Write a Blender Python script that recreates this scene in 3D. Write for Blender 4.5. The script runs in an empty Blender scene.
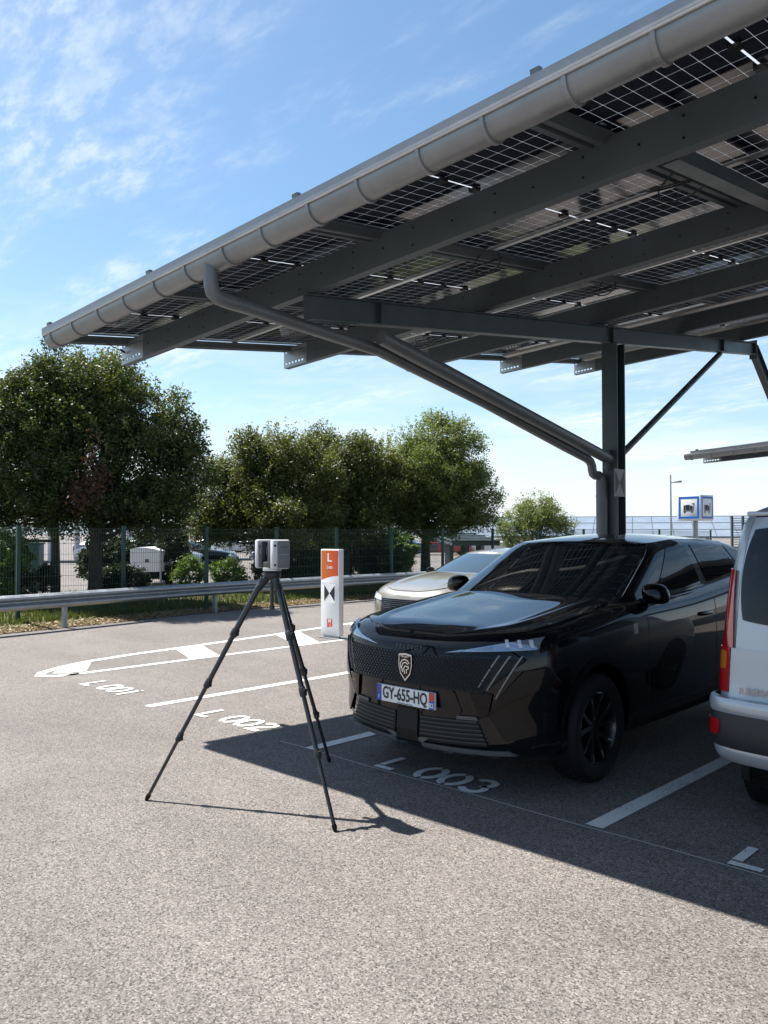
import bpy, bmesh, math, random
import numpy as np
from mathutils import Vector, Matrix

R = math.radians
rng = np.random.default_rng(7)
random.seed(7)
scene = bpy.context.scene
COL = scene.collection

# ------------------------------------------------------------------ materials
def newmat(name):
    m = bpy.data.materials.new(name); m.use_nodes = True
    nt = m.node_tree; b = nt.nodes['Principled BSDF']
    return m, nt, b

def mat(name, col, rough=.5, metal=0., coat=0., spec=.5, var=0., scale=6., bump=0., bscale=60., rvar=0.):
    m, nt, b = newmat(name)
    b.inputs['Base Color'].default_value = (*col, 1)
    b.inputs['Roughness'].default_value = rough
    b.inputs['Metallic'].default_value = metal
    b.inputs['Coat Weight'].default_value = coat
    b.inputs['Coat Roughness'].default_value = .02
    b.inputs['Specular IOR Level'].default_value = spec
    if var or bump or rvar:
        tc = nt.nodes.new('ShaderNodeTexCoord')
        n = nt.nodes.new('ShaderNodeTexNoise'); n.inputs['Scale'].default_value = scale
        n.inputs['Detail'].default_value = 6; n.inputs['Roughness'].default_value = .65
        nt.links.new(tc.outputs['Object'], n.inputs['Vector'])
        if var:
            r = nt.nodes.new('ShaderNodeMapRange')
            r.inputs[1].default_value = .3; r.inputs[2].default_value = .7
            r.inputs[3].default_value = 1 - var; r.inputs[4].default_value = 1 + var
            nt.links.new(n.outputs['Fac'], r.inputs[0])
            x = nt.nodes.new('ShaderNodeVectorMath'); x.operation = 'SCALE'
            x.inputs[0].default_value = col
            nt.links.new(r.outputs[0], x.inputs['Scale'])
            nt.links.new(x.outputs[0], b.inputs['Base Color'])
        if rvar:
            r = nt.nodes.new('ShaderNodeMapRange')
            r.inputs[1].default_value = .3; r.inputs[2].default_value = .7
            r.inputs[3].default_value = max(.01, rough - rvar); r.inputs[4].default_value = rough + rvar
            nt.links.new(n.outputs['Fac'], r.inputs[0]); nt.links.new(r.outputs[0], b.inputs['Roughness'])
        if bump:
            n2 = nt.nodes.new('ShaderNodeTexNoise'); n2.inputs['Scale'].default_value = bscale
            n2.inputs['Detail'].default_value = 4
            nt.links.new(tc.outputs['Object'], n2.inputs['Vector'])
            bp = nt.nodes.new('ShaderNodeBump'); bp.inputs['Strength'].default_value = bump
            bp.inputs['Distance'].default_value = .01
            nt.links.new(n2.outputs['Fac'], bp.inputs['Height']); nt.links.new(bp.outputs[0], b.inputs['Normal'])
    return m

def coat_ior(m, v): m.node_tree.nodes['Principled BSDF'].inputs['Coat IOR'].default_value = v
def asphalt_mat():
    m, nt, b = newmat('asphalt')
    N = nt.nodes.new; Lk = nt.links.new
    tc = N('ShaderNodeTexCoord')
    vo = N('ShaderNodeTexVoronoi'); vo.inputs['Scale'].default_value = 130
    Lk(tc.outputs['Object'], vo.inputs['Vector'])
    n1 = N('ShaderNodeTexNoise'); n1.inputs['Scale'].default_value = 150; n1.inputs['Detail'].default_value = 3
    Lk(tc.outputs['Object'], n1.inputs['Vector'])
    n2 = N('ShaderNodeTexNoise'); n2.inputs['Scale'].default_value = .55; n2.inputs['Detail'].default_value = 7; n2.inputs['Roughness'].default_value = .6
    Lk(tc.outputs['Object'], n2.inputs['Vector'])
    n3 = N('ShaderNodeTexNoise'); n3.inputs['Scale'].default_value = 6; n3.inputs['Detail'].default_value = 5
    Lk(tc.outputs['Object'], n3.inputs['Vector'])
    # stone colour per voronoi cell
    sep = N('ShaderNodeSeparateColor'); Lk(vo.outputs['Color'], sep.inputs[0])
    cr = N('ShaderNodeValToRGB'); e = cr.color_ramp.elements
    e[0].position = 0; e[0].color = (.05, .046, .043, 1)
    e[1].position = 1; e[1].color = (.275, .25, .233, 1)
    k = e.new(.3); k.color = (.137, .122, .114, 1)
    k = e.new(.75); k.color = (.19, .169, .157, 1)
    Lk(sep.outputs[0], cr.inputs[0])
    # dark binder pits
    pit = N('ShaderNodeMapRange'); pit.inputs[1].default_value = .36; pit.inputs[2].default_value = .5
    pit.inputs[3].default_value = .5; pit.inputs[4].default_value = 1
    Lk(n1.outputs['Fac'], pit.inputs[0])
    wear = N('ShaderNodeMapRange'); wear.inputs[1].default_value = .3; wear.inputs[2].default_value = .7
    wear.inputs[3].default_value = .88; wear.inputs[4].default_value = 1.14
    Lk(n2.outputs['Fac'], wear.inputs[0])
    w3 = N('ShaderNodeMapRange'); w3.inputs[1].default_value = .3; w3.inputs[2].default_value = .7
    w3.inputs[3].default_value = .95; w3.inputs[4].default_value = 1.06
    Lk(n3.outputs['Fac'], w3.inputs[0])
    m1 = N('ShaderNodeMath'); m1.operation = 'MULTIPLY'; Lk(pit.outputs[0], m1.inputs[0]); Lk(wear.outputs[0], m1.inputs[1])
    # worn lanes along the aisle, and a few oil spots
    mpg = N('ShaderNodeMapping'); mpg.inputs['Scale'].default_value = (.12, 1.1, 1); Lk(tc.outputs['Object'], mpg.inputs['Vector'])
    n4 = N('ShaderNodeTexNoise'); n4.inputs['Scale'].default_value = 1.6; n4.inputs['Detail'].default_value = 5; Lk(mpg.outputs[0], n4.inputs['Vector'])
    w4 = N('ShaderNodeMapRange'); w4.inputs[1].default_value = .35; w4.inputs[2].default_value = .65; w4.inputs[3].default_value = .95; w4.inputs[4].default_value = 1.06
    Lk(n4.outputs['Fac'], w4.inputs[0])
    n5 = N('ShaderNodeTexNoise'); n5.inputs['Scale'].default_value = 1.9; n5.inputs['Detail'].default_value = 3; n5.inputs['Distortion'].default_value = .6; Lk(tc.outputs['Object'], n5.inputs['Vector'])
    w5 = N('ShaderNodeMapRange'); w5.interpolation_type = 'SMOOTHSTEP'; w5.inputs[1].default_value = .69; w5.inputs[2].default_value = .78; w5.inputs[3].default_value = 1; w5.inputs[4].default_value = .72
    Lk(n5.outputs['Fac'], w5.inputs[0])
    m0 = N('ShaderNodeMath'); m0.operation = 'MULTIPLY'; Lk(w4.outputs[0], m0.inputs[0]); Lk(w5.outputs[0], m0.inputs[1])
    m0b = N('ShaderNodeMath'); m0b.operation = 'MULTIPLY'; Lk(m0.outputs[0], m0b.inputs[0]); Lk(w3.outputs[0], m0b.inputs[1])
    m2 = N('ShaderNodeMath'); m2.operation = 'MULTIPLY'; Lk(m1.outputs[0], m2.inputs[0]); Lk(m0b.outputs[0], m2.inputs[1])
    sc = N('ShaderNodeVectorMath'); sc.operation = 'SCALE'
    Lk(cr.outputs[0], sc.inputs[0]); Lk(m2.outputs[0], sc.inputs['Scale'])
    Lk(sc.outputs[0], b.inputs['Base Color'])
    b.inputs['Roughness'].default_value = .85; b.inputs['Specular IOR Level'].default_value = .3
    bp = N('ShaderNodeBump'); bp.inputs['Strength'].default_value = .55; bp.inputs['Distance'].default_value = .004
    Lk(n1.outputs['Fac'], bp.inputs['Height']); Lk(bp.outputs[0], b.inputs['Normal'])
    return m

def leaf_mat(name, cols, trans=.35):
    m = bpy.data.materials.new(name); m.use_nodes = True
    nt = m.node_tree; nt.nodes.clear(); N = nt.nodes.new; Lk = nt.links.new
    geo = N('ShaderNodeAttribute'); geo.attribute_name = 'tone'
    cr = N('ShaderNodeValToRGB'); cr.color_ramp.interpolation = 'LINEAR'
    e = cr.color_ramp.elements
    e[0].position = 0; e[0].color = (*cols[0], 1); e[1].position = 1; e[1].color = (*cols[-1], 1)
    for i, c in enumerate(cols[1:-1]):
        k = e.new((i + 1) / (len(cols) - 1)); k.color = (*c, 1)
    Lk(geo.outputs['Fac'], cr.inputs[0])
    d = N('ShaderNodeBsdfPrincipled'); d.inputs['Roughness'].default_value = .5; d.inputs['Specular IOR Level'].default_value = .35
    Lk(cr.outputs[0], d.inputs['Base Color'])
    t = N('ShaderNodeBsdfTranslucent')
    sc = N('ShaderNodeVectorMath'); sc.operation = 'MULTIPLY'; sc.inputs[1].default_value = (1.5, 1.5, .55)
    Lk(cr.outputs[0], sc.inputs[0]); Lk(sc.outputs[0], t.inputs['Color'])
    mx = N('ShaderNodeMixShader'); mx.inputs[0].default_value = trans
    Lk(d.outputs[0], mx.inputs[1]); Lk(t.outputs[0], mx.inputs[2])
    o = N('ShaderNodeOutputMaterial'); Lk(mx.outputs[0], o.inputs['Surface'])
    return m

MODL, MODW = 1.755, 1.072          # solar module size along the row / up the slope
def pv_mat():
    m = bpy.data.materials.new('bifacial_cells'); m.use_nodes = True
    nt = m.node_tree; nt.nodes.clear(); N = nt.nodes.new; Lk = nt.links.new
    tc = N('ShaderNodeTexCoord'); sp = N('ShaderNodeSeparateXYZ'); Lk(tc.outputs['Object'], sp.inputs[0])
    def math(op, a, bb=None, c=None):
        n = N('ShaderNodeMath'); n.operation = op
        for i, v in enumerate((a, bb, c)):
            if v is None: continue
            if isinstance(v, (int, float)): n.inputs[i].default_value = v
            else: Lk(v, n.inputs[i])
        return n.outputs[0]
    def line(coord, off, pitch, w):
        p = math('PINGPONG', math('SUBTRACT', coord, off), pitch / 2)
        return math('LESS_THAN', p, w / 2)
    lx = line(sp.outputs[0], .0, .0862, .003)
    ly = line(sp.outputs[1], .0, .173, .003)
    mid = math('LESS_THAN', math('ABSOLUTE', sp.outputs[0]), .0065)
    edge = math('GREATER_THAN', math('ABSOLUTE', sp.outputs[0]), MODL / 2 - .014)
    edge2 = math('GREATER_THAN', math('ABSOLUTE', sp.outputs[1]), MODW / 2 - .011)
    L = math('MAXIMUM', math('MAXIMUM', lx, ly), math('MAXIMUM', mid, math('MAXIMUM', edge, edge2)))
    cell = N('ShaderNodeBsdfPrincipled'); cell.inputs['Base Color'].default_value = (.008, .010, .020, 1)
    cell.inputs['Roughness'].default_value = .09; cell.inputs['Specular IOR Level'].default_value = .55
    t = N('ShaderNodeBsdfTranslucent'); t.inputs['Color'].default_value = (.62, .64, .68, 1)
    mx = N('ShaderNodeMixShader'); Lk(L, mx.inputs[0]); Lk(cell.outputs[0], mx.inputs[1]); Lk(t.outputs[0], mx.inputs[2])
    o = N('ShaderNodeOutputMaterial'); Lk(mx.outputs[0], o.inputs['Surface'])
    return m

def sign_orange_mat():
    m, nt, b = newmat('orange_print')
    tc = nt.nodes.new('ShaderNodeTexCoord'); sp = nt.nodes.new('ShaderNodeSeparateXYZ')
    nt.links.new(tc.outputs['Object'], sp.inputs[0])
    cr = nt.nodes.new('ShaderNodeValToRGB'); e = cr.color_ramp.elements
    e[0].color = (.66, .17, .02, 1); e[1].color = (.58, .055, .02, 1)
    mr = nt.nodes.new('ShaderNodeMapRange'); mr.inputs[1].default_value = -.2; mr.inputs[2].default_value = .2
    nt.links.new(sp.outputs[0], mr.inputs[0]); nt.links.new(mr.outputs[0], cr.inputs[0])
    nt.links.new(cr.outputs[0], b.inputs['Base Color']); b.inputs['Roughness'].default_value = .4
    return m

def paint_mat():
    m, nt, b = newmat('road_paint'); N = nt.nodes.new; Lk = nt.links.new
    tc = N('ShaderNodeTexCoord')
    n = N('ShaderNodeTexNoise'); n.inputs['Scale'].default_value = 120; n.inputs['Detail'].default_value = 4
    n2 = N('ShaderNodeTexNoise'); n2.inputs['Scale'].default_value = 5; n2.inputs['Detail'].default_value = 6
    Lk(tc.outputs['Object'], n.inputs['Vector']); Lk(tc.outputs['Object'], n2.inputs['Vector'])
    a = N('ShaderNodeMath'); a.operation = 'MULTIPLY_ADD'; a.inputs[1].default_value = .55
    Lk(n2.outputs['Fac'], a.inputs[0]); Lk(n.outputs['Fac'], a.inputs[2])
    cr = N('ShaderNodeValToRGB'); e = cr.color_ramp.elements
    e[0].position = .55; e[0].color = (.17, .16, .15, 1); e[1].position = .68; e[1].color = (.68, .68, .66, 1)
    Lk(a.outputs[0], cr.inputs[0]); Lk(cr.outputs[0], b.inputs['Base Color'])
    b.inputs['Roughness'].default_value = .7
    return m

def ground_veg_mat():
    m, nt, b = newmat('lawn_soil'); N = nt.nodes.new; Lk = nt.links.new
    tc = N('ShaderNodeTexCoord')
    n = N('ShaderNodeTexNoise'); n.inputs['Scale'].default_value = 1.3; n.inputs['Detail'].default_value = 10; n.inputs['Roughness'].default_value = .75
    Lk(tc.outputs['Object'], n.inputs['Vector'])
    cr = N('ShaderNodeValToRGB'); e = cr.color_ramp.elements
    e[0].position = .35; e[0].color = (.09, .065, .03, 1); e[1].position = .62; e[1].color = (.07, .11, .025, 1)
    Lk(n.outputs['Fac'], cr.inputs[0]); Lk(cr.outputs[0], b.inputs['Base Color']); b.inputs['Roughness'].default_value = .95
    return m

M = dict(
    asphalt=asphalt_mat(), paint=paint_mat(), lawn=ground_veg_mat(),
    steel=mat('painted_steel', (.074, .098, .110), .45, .25, var=.18, scale=3, rvar=.1),
    galv=mat('galvanised_steel', (.34, .36, .37), .42, .75, var=.2, scale=9, rvar=.1),
    purlin=mat('purlin_steel', (.098, .122, .138), .55, .2, var=.1, scale=1.5, rvar=.08),
    zinc=mat('zinc_gutter', (.255, .27, .285), .38, .25, var=.12, scale=5, rvar=.08),
    pipe=mat('pipe_paint', (.15, .165, .175), .4, .15, var=.12, scale=5),
    bolt=mat('bolt_steel', (.03, .032, .035), .4, .8),
    pv=pv_mat(), blackplastic=mat('black_plastic', (.015, .016, .018), .45, bump=.1, bscale=300),
    cable=mat('black_cable', (.01, .01, .01), .5),
    alu=mat('aluminium', (.55, .57, .58), .35, .8, var=.1),
    black=mat('black_paint', (.0022, .0024, .0032), .4, .0, coat=1., spec=.05),
    glass=mat('dark_glass', (.004, .007, .011), .02, spec=.36),
    wglass=mat('windscreen_glass', (.012, .018, .02), .015, spec=.6, coat=.6),
    gloss=mat('gloss_black_trim', (.0035, .0035, .004), .3, coat=.7, spec=.05), stud=mat('grille_stud', (.02, .021, .023), .2, .6),
    matt=mat('matt_black_trim', (.009, .0095, .01), .5, spec=.25),
    slatgrey=mat('satin_grey_trim', (.09, .095, .1), .35, .5),
    rubber=mat('tyre_rubber', (.008, .008, .009), .7, spec=.25, var=.3, scale=20),
    chrome=mat('chrome', (.72, .73, .75), .14, 1.),
    claw=mat('claw_strip', (.16, .165, .17), .3, .6), chin=mat('chin_silver', (.15, .157, .168), .33, .3), slat=mat('dark_slat', (.04, .043, .046), .35, .3), darkchrome=mat('dark_chrome', (.32, .33, .35), .22, 1.),
    rim=mat('black_rim', (.012, .012, .013), .25, .4, coat=.6),
    lamp=mat('headlamp_lens', (.30, .36, .46), .12, .6, coat=1.),  # lens colour brightened to carry the reflected sky
    lampbar=mat('headlamp_bar', (.6, .66, .72), .15, .1, coat=1.),
    beige=mat('beige_metallic', (.31, .292, .258), .28, .45, coat=1., var=.05),
    silver=mat('silver_metallic', (.43, .465, .50), .32, .35, coat=.8),
    darkgrey=mat('dark_grey_plastic', (.022, .024, .028), .5),
    red=mat('red_lens', (.42, .008, .012), .08, coat=1.), amber=mat('amber_lens', (.55, .14, .01), .1, coat=1.),
    white=mat('white_panel', (.78, .79, .80), .35, var=.04), plate=mat('plate_white', (.78, .79, .8), .35),
    blue=mat('plate_blue', (.02, .07, .42), .4), ink=mat('black_ink', (.012, .012, .015), .5),
    printred=mat('print_red', (.6, .07, .03), .45), orange=sign_orange_mat(),
    greyink=mat('grey_ink', (.3, .31, .32), .5), targetgrey=mat('target_grey', (.28, .29, .30), .5),
    whiteink=mat('white_ink', (.82, .82, .82), .5), signblue=mat('sign_blue', (.015, .13, .5), .4),
    greenpaint=mat('fence_green', (.012, .05, .042), .45, .2), rail=mat('rail_galvanised', (.30, .33, .36), .45, .6, var=.18, scale=7, rvar=.1),
    carbon=mat('carbon_tube', (.018, .019, .022), .35, coat=.3), scanwhite=mat('scanner_shell', (.62, .63, .64), .4),
    scancore=mat('scanner_core', (.035, .037, .04), .45), scangrey=mat('scanner_grey', (.17, .17, .185), .45), mirror=mat('scanner_mirror', (.55, .75, .95), .05, .9),
    bark=mat('bark', (.05, .04, .032), .9, var=.4, scale=14, bump=.7, bscale=40),
    crack=mat('joint_sealant', (.42, .41, .39), .8),
    hill=mat('hazy_hill_land', (.13, .17, .19), .95, var=.2, scale=.01), litter=leaf_mat('dry_leaves', [(.12, .07, .03), (.28, .2, .1), (.2, .13, .07), (.35, .27, .16)], .15),  # hill tint: distance haze put into the bluish-grey colour
    grass=leaf_mat('grass_blades', [(.03, .05, .012), (.06, .09, .02), (.12, .12, .045), (.05, .075, .02)], .35),
    farpv=mat('far_panel_glass', (.22, .25, .29), .25, coat=.5, var=.15, scale=.6),
    kerb=mat('kerb_stone', (.3, .28, .25), .85, var=.2, scale=10),
)
coat_ior(M['black'], 1.43); coat_ior(M['gloss'], 1.4)
LEAF = dict(
    oak=leaf_mat('oak_leaves', [(.022, .034, .014), (.045, .063, .022), (.068, .09, .03), (.10, .12, .04), (.16, .17, .066)], .3),
    brownoak=leaf_mat('russet_leaves', [(.03, .042, .014), (.062, .076, .024), (.09, .106, .032), (.128, .142, .046), (.185, .19, .075)], .3),
    fresh=leaf_mat('fresh_leaves', [(.045, .065, .02), (.08, .11, .034), (.115, .15, .045), (.16, .195, .07), (.23, .25, .12)], .36),
    dead=leaf_mat('dead_leaves', [(.05, .022, .015), (.085, .04, .028), (.12, .065, .045)], .25),
    bush=leaf_mat('bush_leaves', [(.04, .08, .014), (.08, .14, .026), (.13, .2, .045)], .35),
    darkbush=leaf_mat('dark_bush_leaves', [(.012, .02, .010), (.022, .035, .014), (.04, .055, .02)], .25),
)

# ------------------------------------------------------------------ mesh builder
class MB:
    def __init__(s): s.v = []; s.f = []; s.mi = []; s.cur = 0
    def add(s, vs, fs, mi=None):
        o = len(s.v); s.v.extend([tuple(p) for p in vs])
        for f in fs: s.f.append([i + o for i in f]); s.mi.append(s.cur if mi is None else mi)
        return s
    def box(s, x0, x1, y0, y1, z0, z1, mi=None, T=None):
        vs = [(x, y, z) for z in (z0, z1) for x, y in ((x0, y0), (x1, y0), (x1, y1), (x0, y1))]
        if T is not None: vs = [tuple(T @ Vector(p)) for p in vs]
        return s.add(vs, [(3, 2, 1, 0), (4, 5, 6, 7), (0, 1, 5, 4), (1, 2, 6, 5), (2, 3, 7, 6), (3, 0, 4, 7)], mi)
    def tube(s, path, r, n=12, cap=True, mi=None):
        P = [Vector(p) for p in path]; rr = r if isinstance(r, (list, tuple)) else [r] * len(P)
        vs = []; fs = []
        ref = None
        for i, p in enumerate(P):
            d = (P[min(i + 1, len(P) - 1)] - P[max(i - 1, 0)]).normalized()
            if ref is None:
                ref = Vector((0, 0, 1)) if abs(d.z) < .9 else Vector((1, 0, 0))
            a = d.cross(ref).normalized(); b = d.cross(a).normalized(); ref = b.cross(d) if False else ref
            for k in range(n):
                t = 2 * math.pi * k / n
                vs.append(p + (a * math.cos(t) + b * math.sin(t)) * rr[i])
        for i in range(len(P) - 1):
            for k in range(n):
                fs.append((i * n + k, i * n + (k + 1) % n, (i + 1) * n + (k + 1) % n, (i + 1) * n + k))
        if cap:
            fs.append(tuple(range(n))[::-1]); fs.append(tuple((len(P) - 1) * n + k for k in range(n)))
        return s.add(vs, fs, mi)
    def prism(s, poly, frame, h, mi=None):
        # poly: 2D points; frame(a,b,c)->3D; extruded c:0..h
        n = len(poly)
        vs = [frame(a, b, 0) for a, b in poly] + [frame(a, b, h) for a, b in poly]
        fs = [tuple(range(n))[::-1], tuple(range(n, 2 * n))] + [(i, (i + 1) % n, n + (i + 1) % n, n + i) for i in range(n)]
        return s.add(vs, fs, mi)
    def grid(s, pts, mi=None, closed=False):
        m = len(pts); n = len(pts[0]); vs = [p for row in pts for p in row]; fs = []
        for i in range(m - 1):
            for j in range(n - 1 + (1 if closed else 0)):
                fs.append((i * n + j, i * n + (j + 1) % n, (i + 1) * n + (j + 1) % n, (i + 1) * n + j))
        return s.add(vs, fs, mi)
    def slab(s, pts, back, mi=None):
        # grid with a skirt reaching back by vector(s) so that it has thickness
        m = len(pts); n = len(pts[0]); back = Vector(back)
        s.grid(pts, mi)
        loop = [pts[0][j] for j in range(n)] + [pts[i][n - 1] for i in range(1, m)] + [pts[m - 1][j] for j in range(n - 2, -1, -1)] + [pts[i][0] for i in range(m - 2, 0, -1)]
        b = [tuple(Vector(p) + back) for p in loop]; k = len(loop)
        s.add(loop + b, [(i, (i + 1) % k, k + (i + 1) % k, k + i) for i in range(k)], mi)
        return s
    def lathe(s, prof, axis='x', n=40, mi=None, center=(0, 0, 0)):
        vs = []; m = len(prof); c = Vector(center)
        for k in range(n):
            t = 2 * math.pi * k / n
            for a, r in prof:
                if axis == 'x': p = (a, r * math.cos(t), r * math.sin(t))
                elif axis == 'y': p = (r * math.cos(t), a, r * math.sin(t))
                else: p = (r * math.cos(t), r * math.sin(t), a)
                vs.append(tuple(c + Vector(p)))
        fs = [(k * m + i, k * m + i + 1, ((k + 1) % n) * m + i + 1, ((k + 1) % n) * m + i) for k in range(n) for i in range(m - 1)]
        return s.add(vs, fs, mi)
    def build(s, name, mats, parent=None, smooth=None, bevel=0., fix=True, loc=None):
        me = bpy.data.meshes.new(name)
        me.from_pydata(s.v, [], s.f)
        for mm in (mats if isinstance(mats, (list, tuple)) else [mats]): me.materials.append(mm)
        me.polygons.foreach_set('material_index', s.mi)
        if fix:
            bm = bmesh.new(); bm.from_mesh(me)
            bmesh.ops.recalc_face_normals(bm, faces=bm.faces[:]); bm.to_mesh(me); bm.free()
        if bevel:
            bm = bmesh.new(); bm.from_mesh(me)
            bmesh.ops.remove_doubles(bm, verts=bm.verts[:], dist=1e-5)
            ed = [e for e in bm.edges if len(e.link_faces) == 2 and e.calc_face_angle() > R(30)]
            bmesh.ops.bevel(bm, geom=ed, offset=bevel, segments=2, profile=.5, affect='EDGES', clamp_overlap=True)
            bm.to_mesh(me); bm.free(); smooth = smooth or 40
        if smooth:
            me.shade_smooth(); me.set_sharp_from_angle(angle=R(smooth))
        o = bpy.data.objects.new(name, me); COL.objects.link(o)
        if parent: o.parent = parent
        if loc: o.location = loc
        return o

def thing(name, label, cat, loc=(0, 0, 0), rz=0., group=None):
    o = bpy.data.objects.new(name, None); COL.objects.link(o); o.empty_display_size = .2
    o.location = loc; o.rotation_euler = (0, 0, rz); o['label'] = label; o['category'] = cat
    if group: o['group'] = group
    return o
def tag(o, label, cat, group=None):
    o['label'] = label; o['category'] = cat
    if group: o['group'] = group
    return o
def struct(o, kind='structure'):
    o['kind'] = kind; return o
def copy_tree(o, parent=None, skip=()):
    c = o.copy(); COL.objects.link(c); c.parent = parent
    for ch in o.children:
        copy_tree(ch, c)
    return c
def text_mb(txt, size, bold=0., spacing=1.0):
    cu = bpy.data.curves.new('t', 'FONT'); cu.body = txt; cu.size = size; cu.offset = bold
    cu.align_x = 'CENTER'; cu.align_y = 'CENTER'; cu.space_character = spacing; cu.resolution_u = 3
    o = bpy.data.objects.new('t', cu); COL.objects.link(o)
    dg = bpy.context.evaluated_depsgraph_get(); dg.update()
    me = bpy.data.meshes.new_from_object(o.evaluated_get(dg))
    vs = [tuple(v.co) for v in me.vertices]; fs = [tuple(p.vertices) for p in me.polygons]
    bpy.data.objects.remove(o); bpy.data.curves.remove(cu); bpy.data.meshes.remove(me)
    return vs, fs
def put_text(mb, txt, size, frame, bold=0., spacing=1., sx=1., mi=None):
    vs, fs = text_mb(txt, size, bold, spacing)
    mb.add([frame(x * sx, y) for x, y, z in vs], fs, mi)
def strokes(mb, paths, w, frame, mi=None):
    # flat ribbons along 2D polylines
    for P in paths:
        closed = P[0] == P[-1] and len(P) > 2
        P = [Vector((a, b)) for a, b in P]; n = len(P); L = []; Rr = []
        for i in range(n):
            if closed: d = (P[(i + 1) % (n - 1)] - P[(i - 1) % (n - 1)])
            else: d = P[min(i + 1, n - 1)] - P[max(i - 1, 0)]
            d.normalize(); q = Vector((-d.y, d.x)) * w / 2
            L.append(frame(*(P[i] + q))); Rr.append(frame(*(P[i] - q)))
        mb.add(L + Rr, [(i, i + 1, n + i + 1, n + i) for i in range(n - 1)], mi)

def spl(xs, ys):
    # monotone cubic interpolation
    xs = list(xs); ys = list(ys); n = len(xs)
    h = [xs[i + 1] - xs[i] for i in range(n - 1)]; d = [(ys[i + 1] - ys[i]) / h[i] for i in range(n - 1)]
    m = [d[0]] + [0 if d[i - 1] * d[i] <= 0 else 2 * d[i - 1] * d[i] / (d[i - 1] + d[i]) for i in range(1, n - 1)] + [d[-1]]
    def f(x):
        if x <= xs[0]: return ys[0]
        if x >= xs[-1]: return ys[-1]
        i = 0
        while xs[i + 1] < x: i += 1
        t = (x - xs[i]) / h[i]
        return ((2 * t**3 - 3 * t**2 + 1) * ys[i] + (t**3 - 2 * t**2 + t) * h[i] * m[i] + (-2 * t**3 + 3 * t**2) * ys[i + 1] + (t**3 - t**2) * h[i] * m[i + 1])
    return f
def lerp(a, b, t): return a + (b - a) * t

# ------------------------------------------------------------------ camera, light, sky
CAM = Vector((4.88, -4.21, 1.68)); YAW = 44.0
cd = bpy.data.cameras.new('camera'); cam = bpy.data.objects.new('camera', cd); COL.objects.link(cam)
cam.location = CAM
cd.sensor_fit = 'VERTICAL'; cd.sensor_height = 36; cd.sensor_width = 27; cd.lens = 820 / 1024 * 36
cd.clip_start = .05; cd.clip_end = 5000
PITCH = math.degrees(math.atan(21 / 820))
cam.rotation_euler = (R(90 + PITCH), 0, R(YAW))
scene.camera = cam

SUN_EL = 58.0; sx, sy = .9866, .1618           # horizontal direction the shadows fall
sd = bpy.data.lights.new('sun', 'SUN'); sd.energy = 5.0; sd.angle = R(.53); sd.color = (1, .955, .88)
so = bpy.data.objects.new('sun', sd); COL.objects.link(so)
ldir = Vector((sx * math.cos(R(SUN_EL)), sy * math.cos(R(SUN_EL)), -math.sin(R(SUN_EL))))
so.rotation_euler = ldir.to_track_quat('-Z', 'Y').to_euler(); so.location = (-20, -3, 30)

w = bpy.data.worlds.new('World'); scene.world = w; w.use_nodes = True
nt = w.node_tree; nt.nodes.clear(); N = nt.nodes.new; Lk = nt.links.new
sky = N('ShaderNodeTexSky'); sky.sky_type = 'NISHITA'; sky.sun_disc = False
sky.sun_elevation = R(SUN_EL); sky.sun_rotation = math.atan2(-sx, -sy)
sky.air_density = 1.0; sky.dust_density = .6; sky.ozone_density = 1.0; sky.altitude = 30
tc = N('ShaderNodeTexCoord'); sp = N('ShaderNodeSeparateXYZ'); Lk(tc.outputs['Generated'], sp.inputs[0])
def wm(op, a, b=None, c=None):
    n = N('ShaderNodeMath'); n.operation = op
    for i, v in enumerate((a, b, c)):
        if v is None: continue
        if isinstance(v, (int, float)): n.inputs[i].default_value = v
        else: Lk(v, n.inputs[i])
    return n.outputs[0]
def wr(x, a, b, c, d):
    n = N('ShaderNodeMapRange'); n.interpolation_type = 'SMOOTHSTEP'
    n.inputs[1].default_value = a; n.inputs[2].default_value = b; n.inputs[3].default_value = c; n.inputs[4].default_value = d
    Lk(x, n.inputs[0]); return n.outputs[0]
den = wm('MAXIMUM', wm('ADD', sp.outputs[2], .12), .03)
px = wm('DIVIDE', sp.outputs[0], den); py = wm('DIVIDE', sp.outputs[1], den)
cmb = N('ShaderNodeCombineXYZ'); Lk(px, cmb.inputs[0]); Lk(py, cmb.inputs[1])
mp = N('ShaderNodeMapping'); mp.inputs['Rotation'].default_value = (0, 0, R(35)); mp.inputs['Scale'].default_value = (1.0, 2.3, 1)
mp.inputs['Location'].default_value = (5.5, 2.2, 0)
Lk(cmb.outputs[0], mp.inputs['Vector'])
c1 = N('ShaderNodeTexNoise'); c1.inputs['Scale'].default_value = .9; c1.inputs['Detail'].default_value = 9; c1.inputs['Roughness'].default_value = .62; c1.inputs['Distortion'].default_value = .35
Lk(mp.outputs[0], c1.inputs['Vector'])
c2 = N('ShaderNodeTexNoise'); c2.inputs['Scale'].default_value = 7.; c2.inputs['Detail'].default_value = 8; c2.inputs['Roughness'].default_value = .65
Lk(mp.outputs[0], c2.inputs['Vector'])
big = wr(c1.outputs['Fac'], .43, .70, 0, 1); fine = wr(c2.outputs['Fac'], .40, .66, .12, 1)
cl = wm('MULTIPLY', big, fine)
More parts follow.
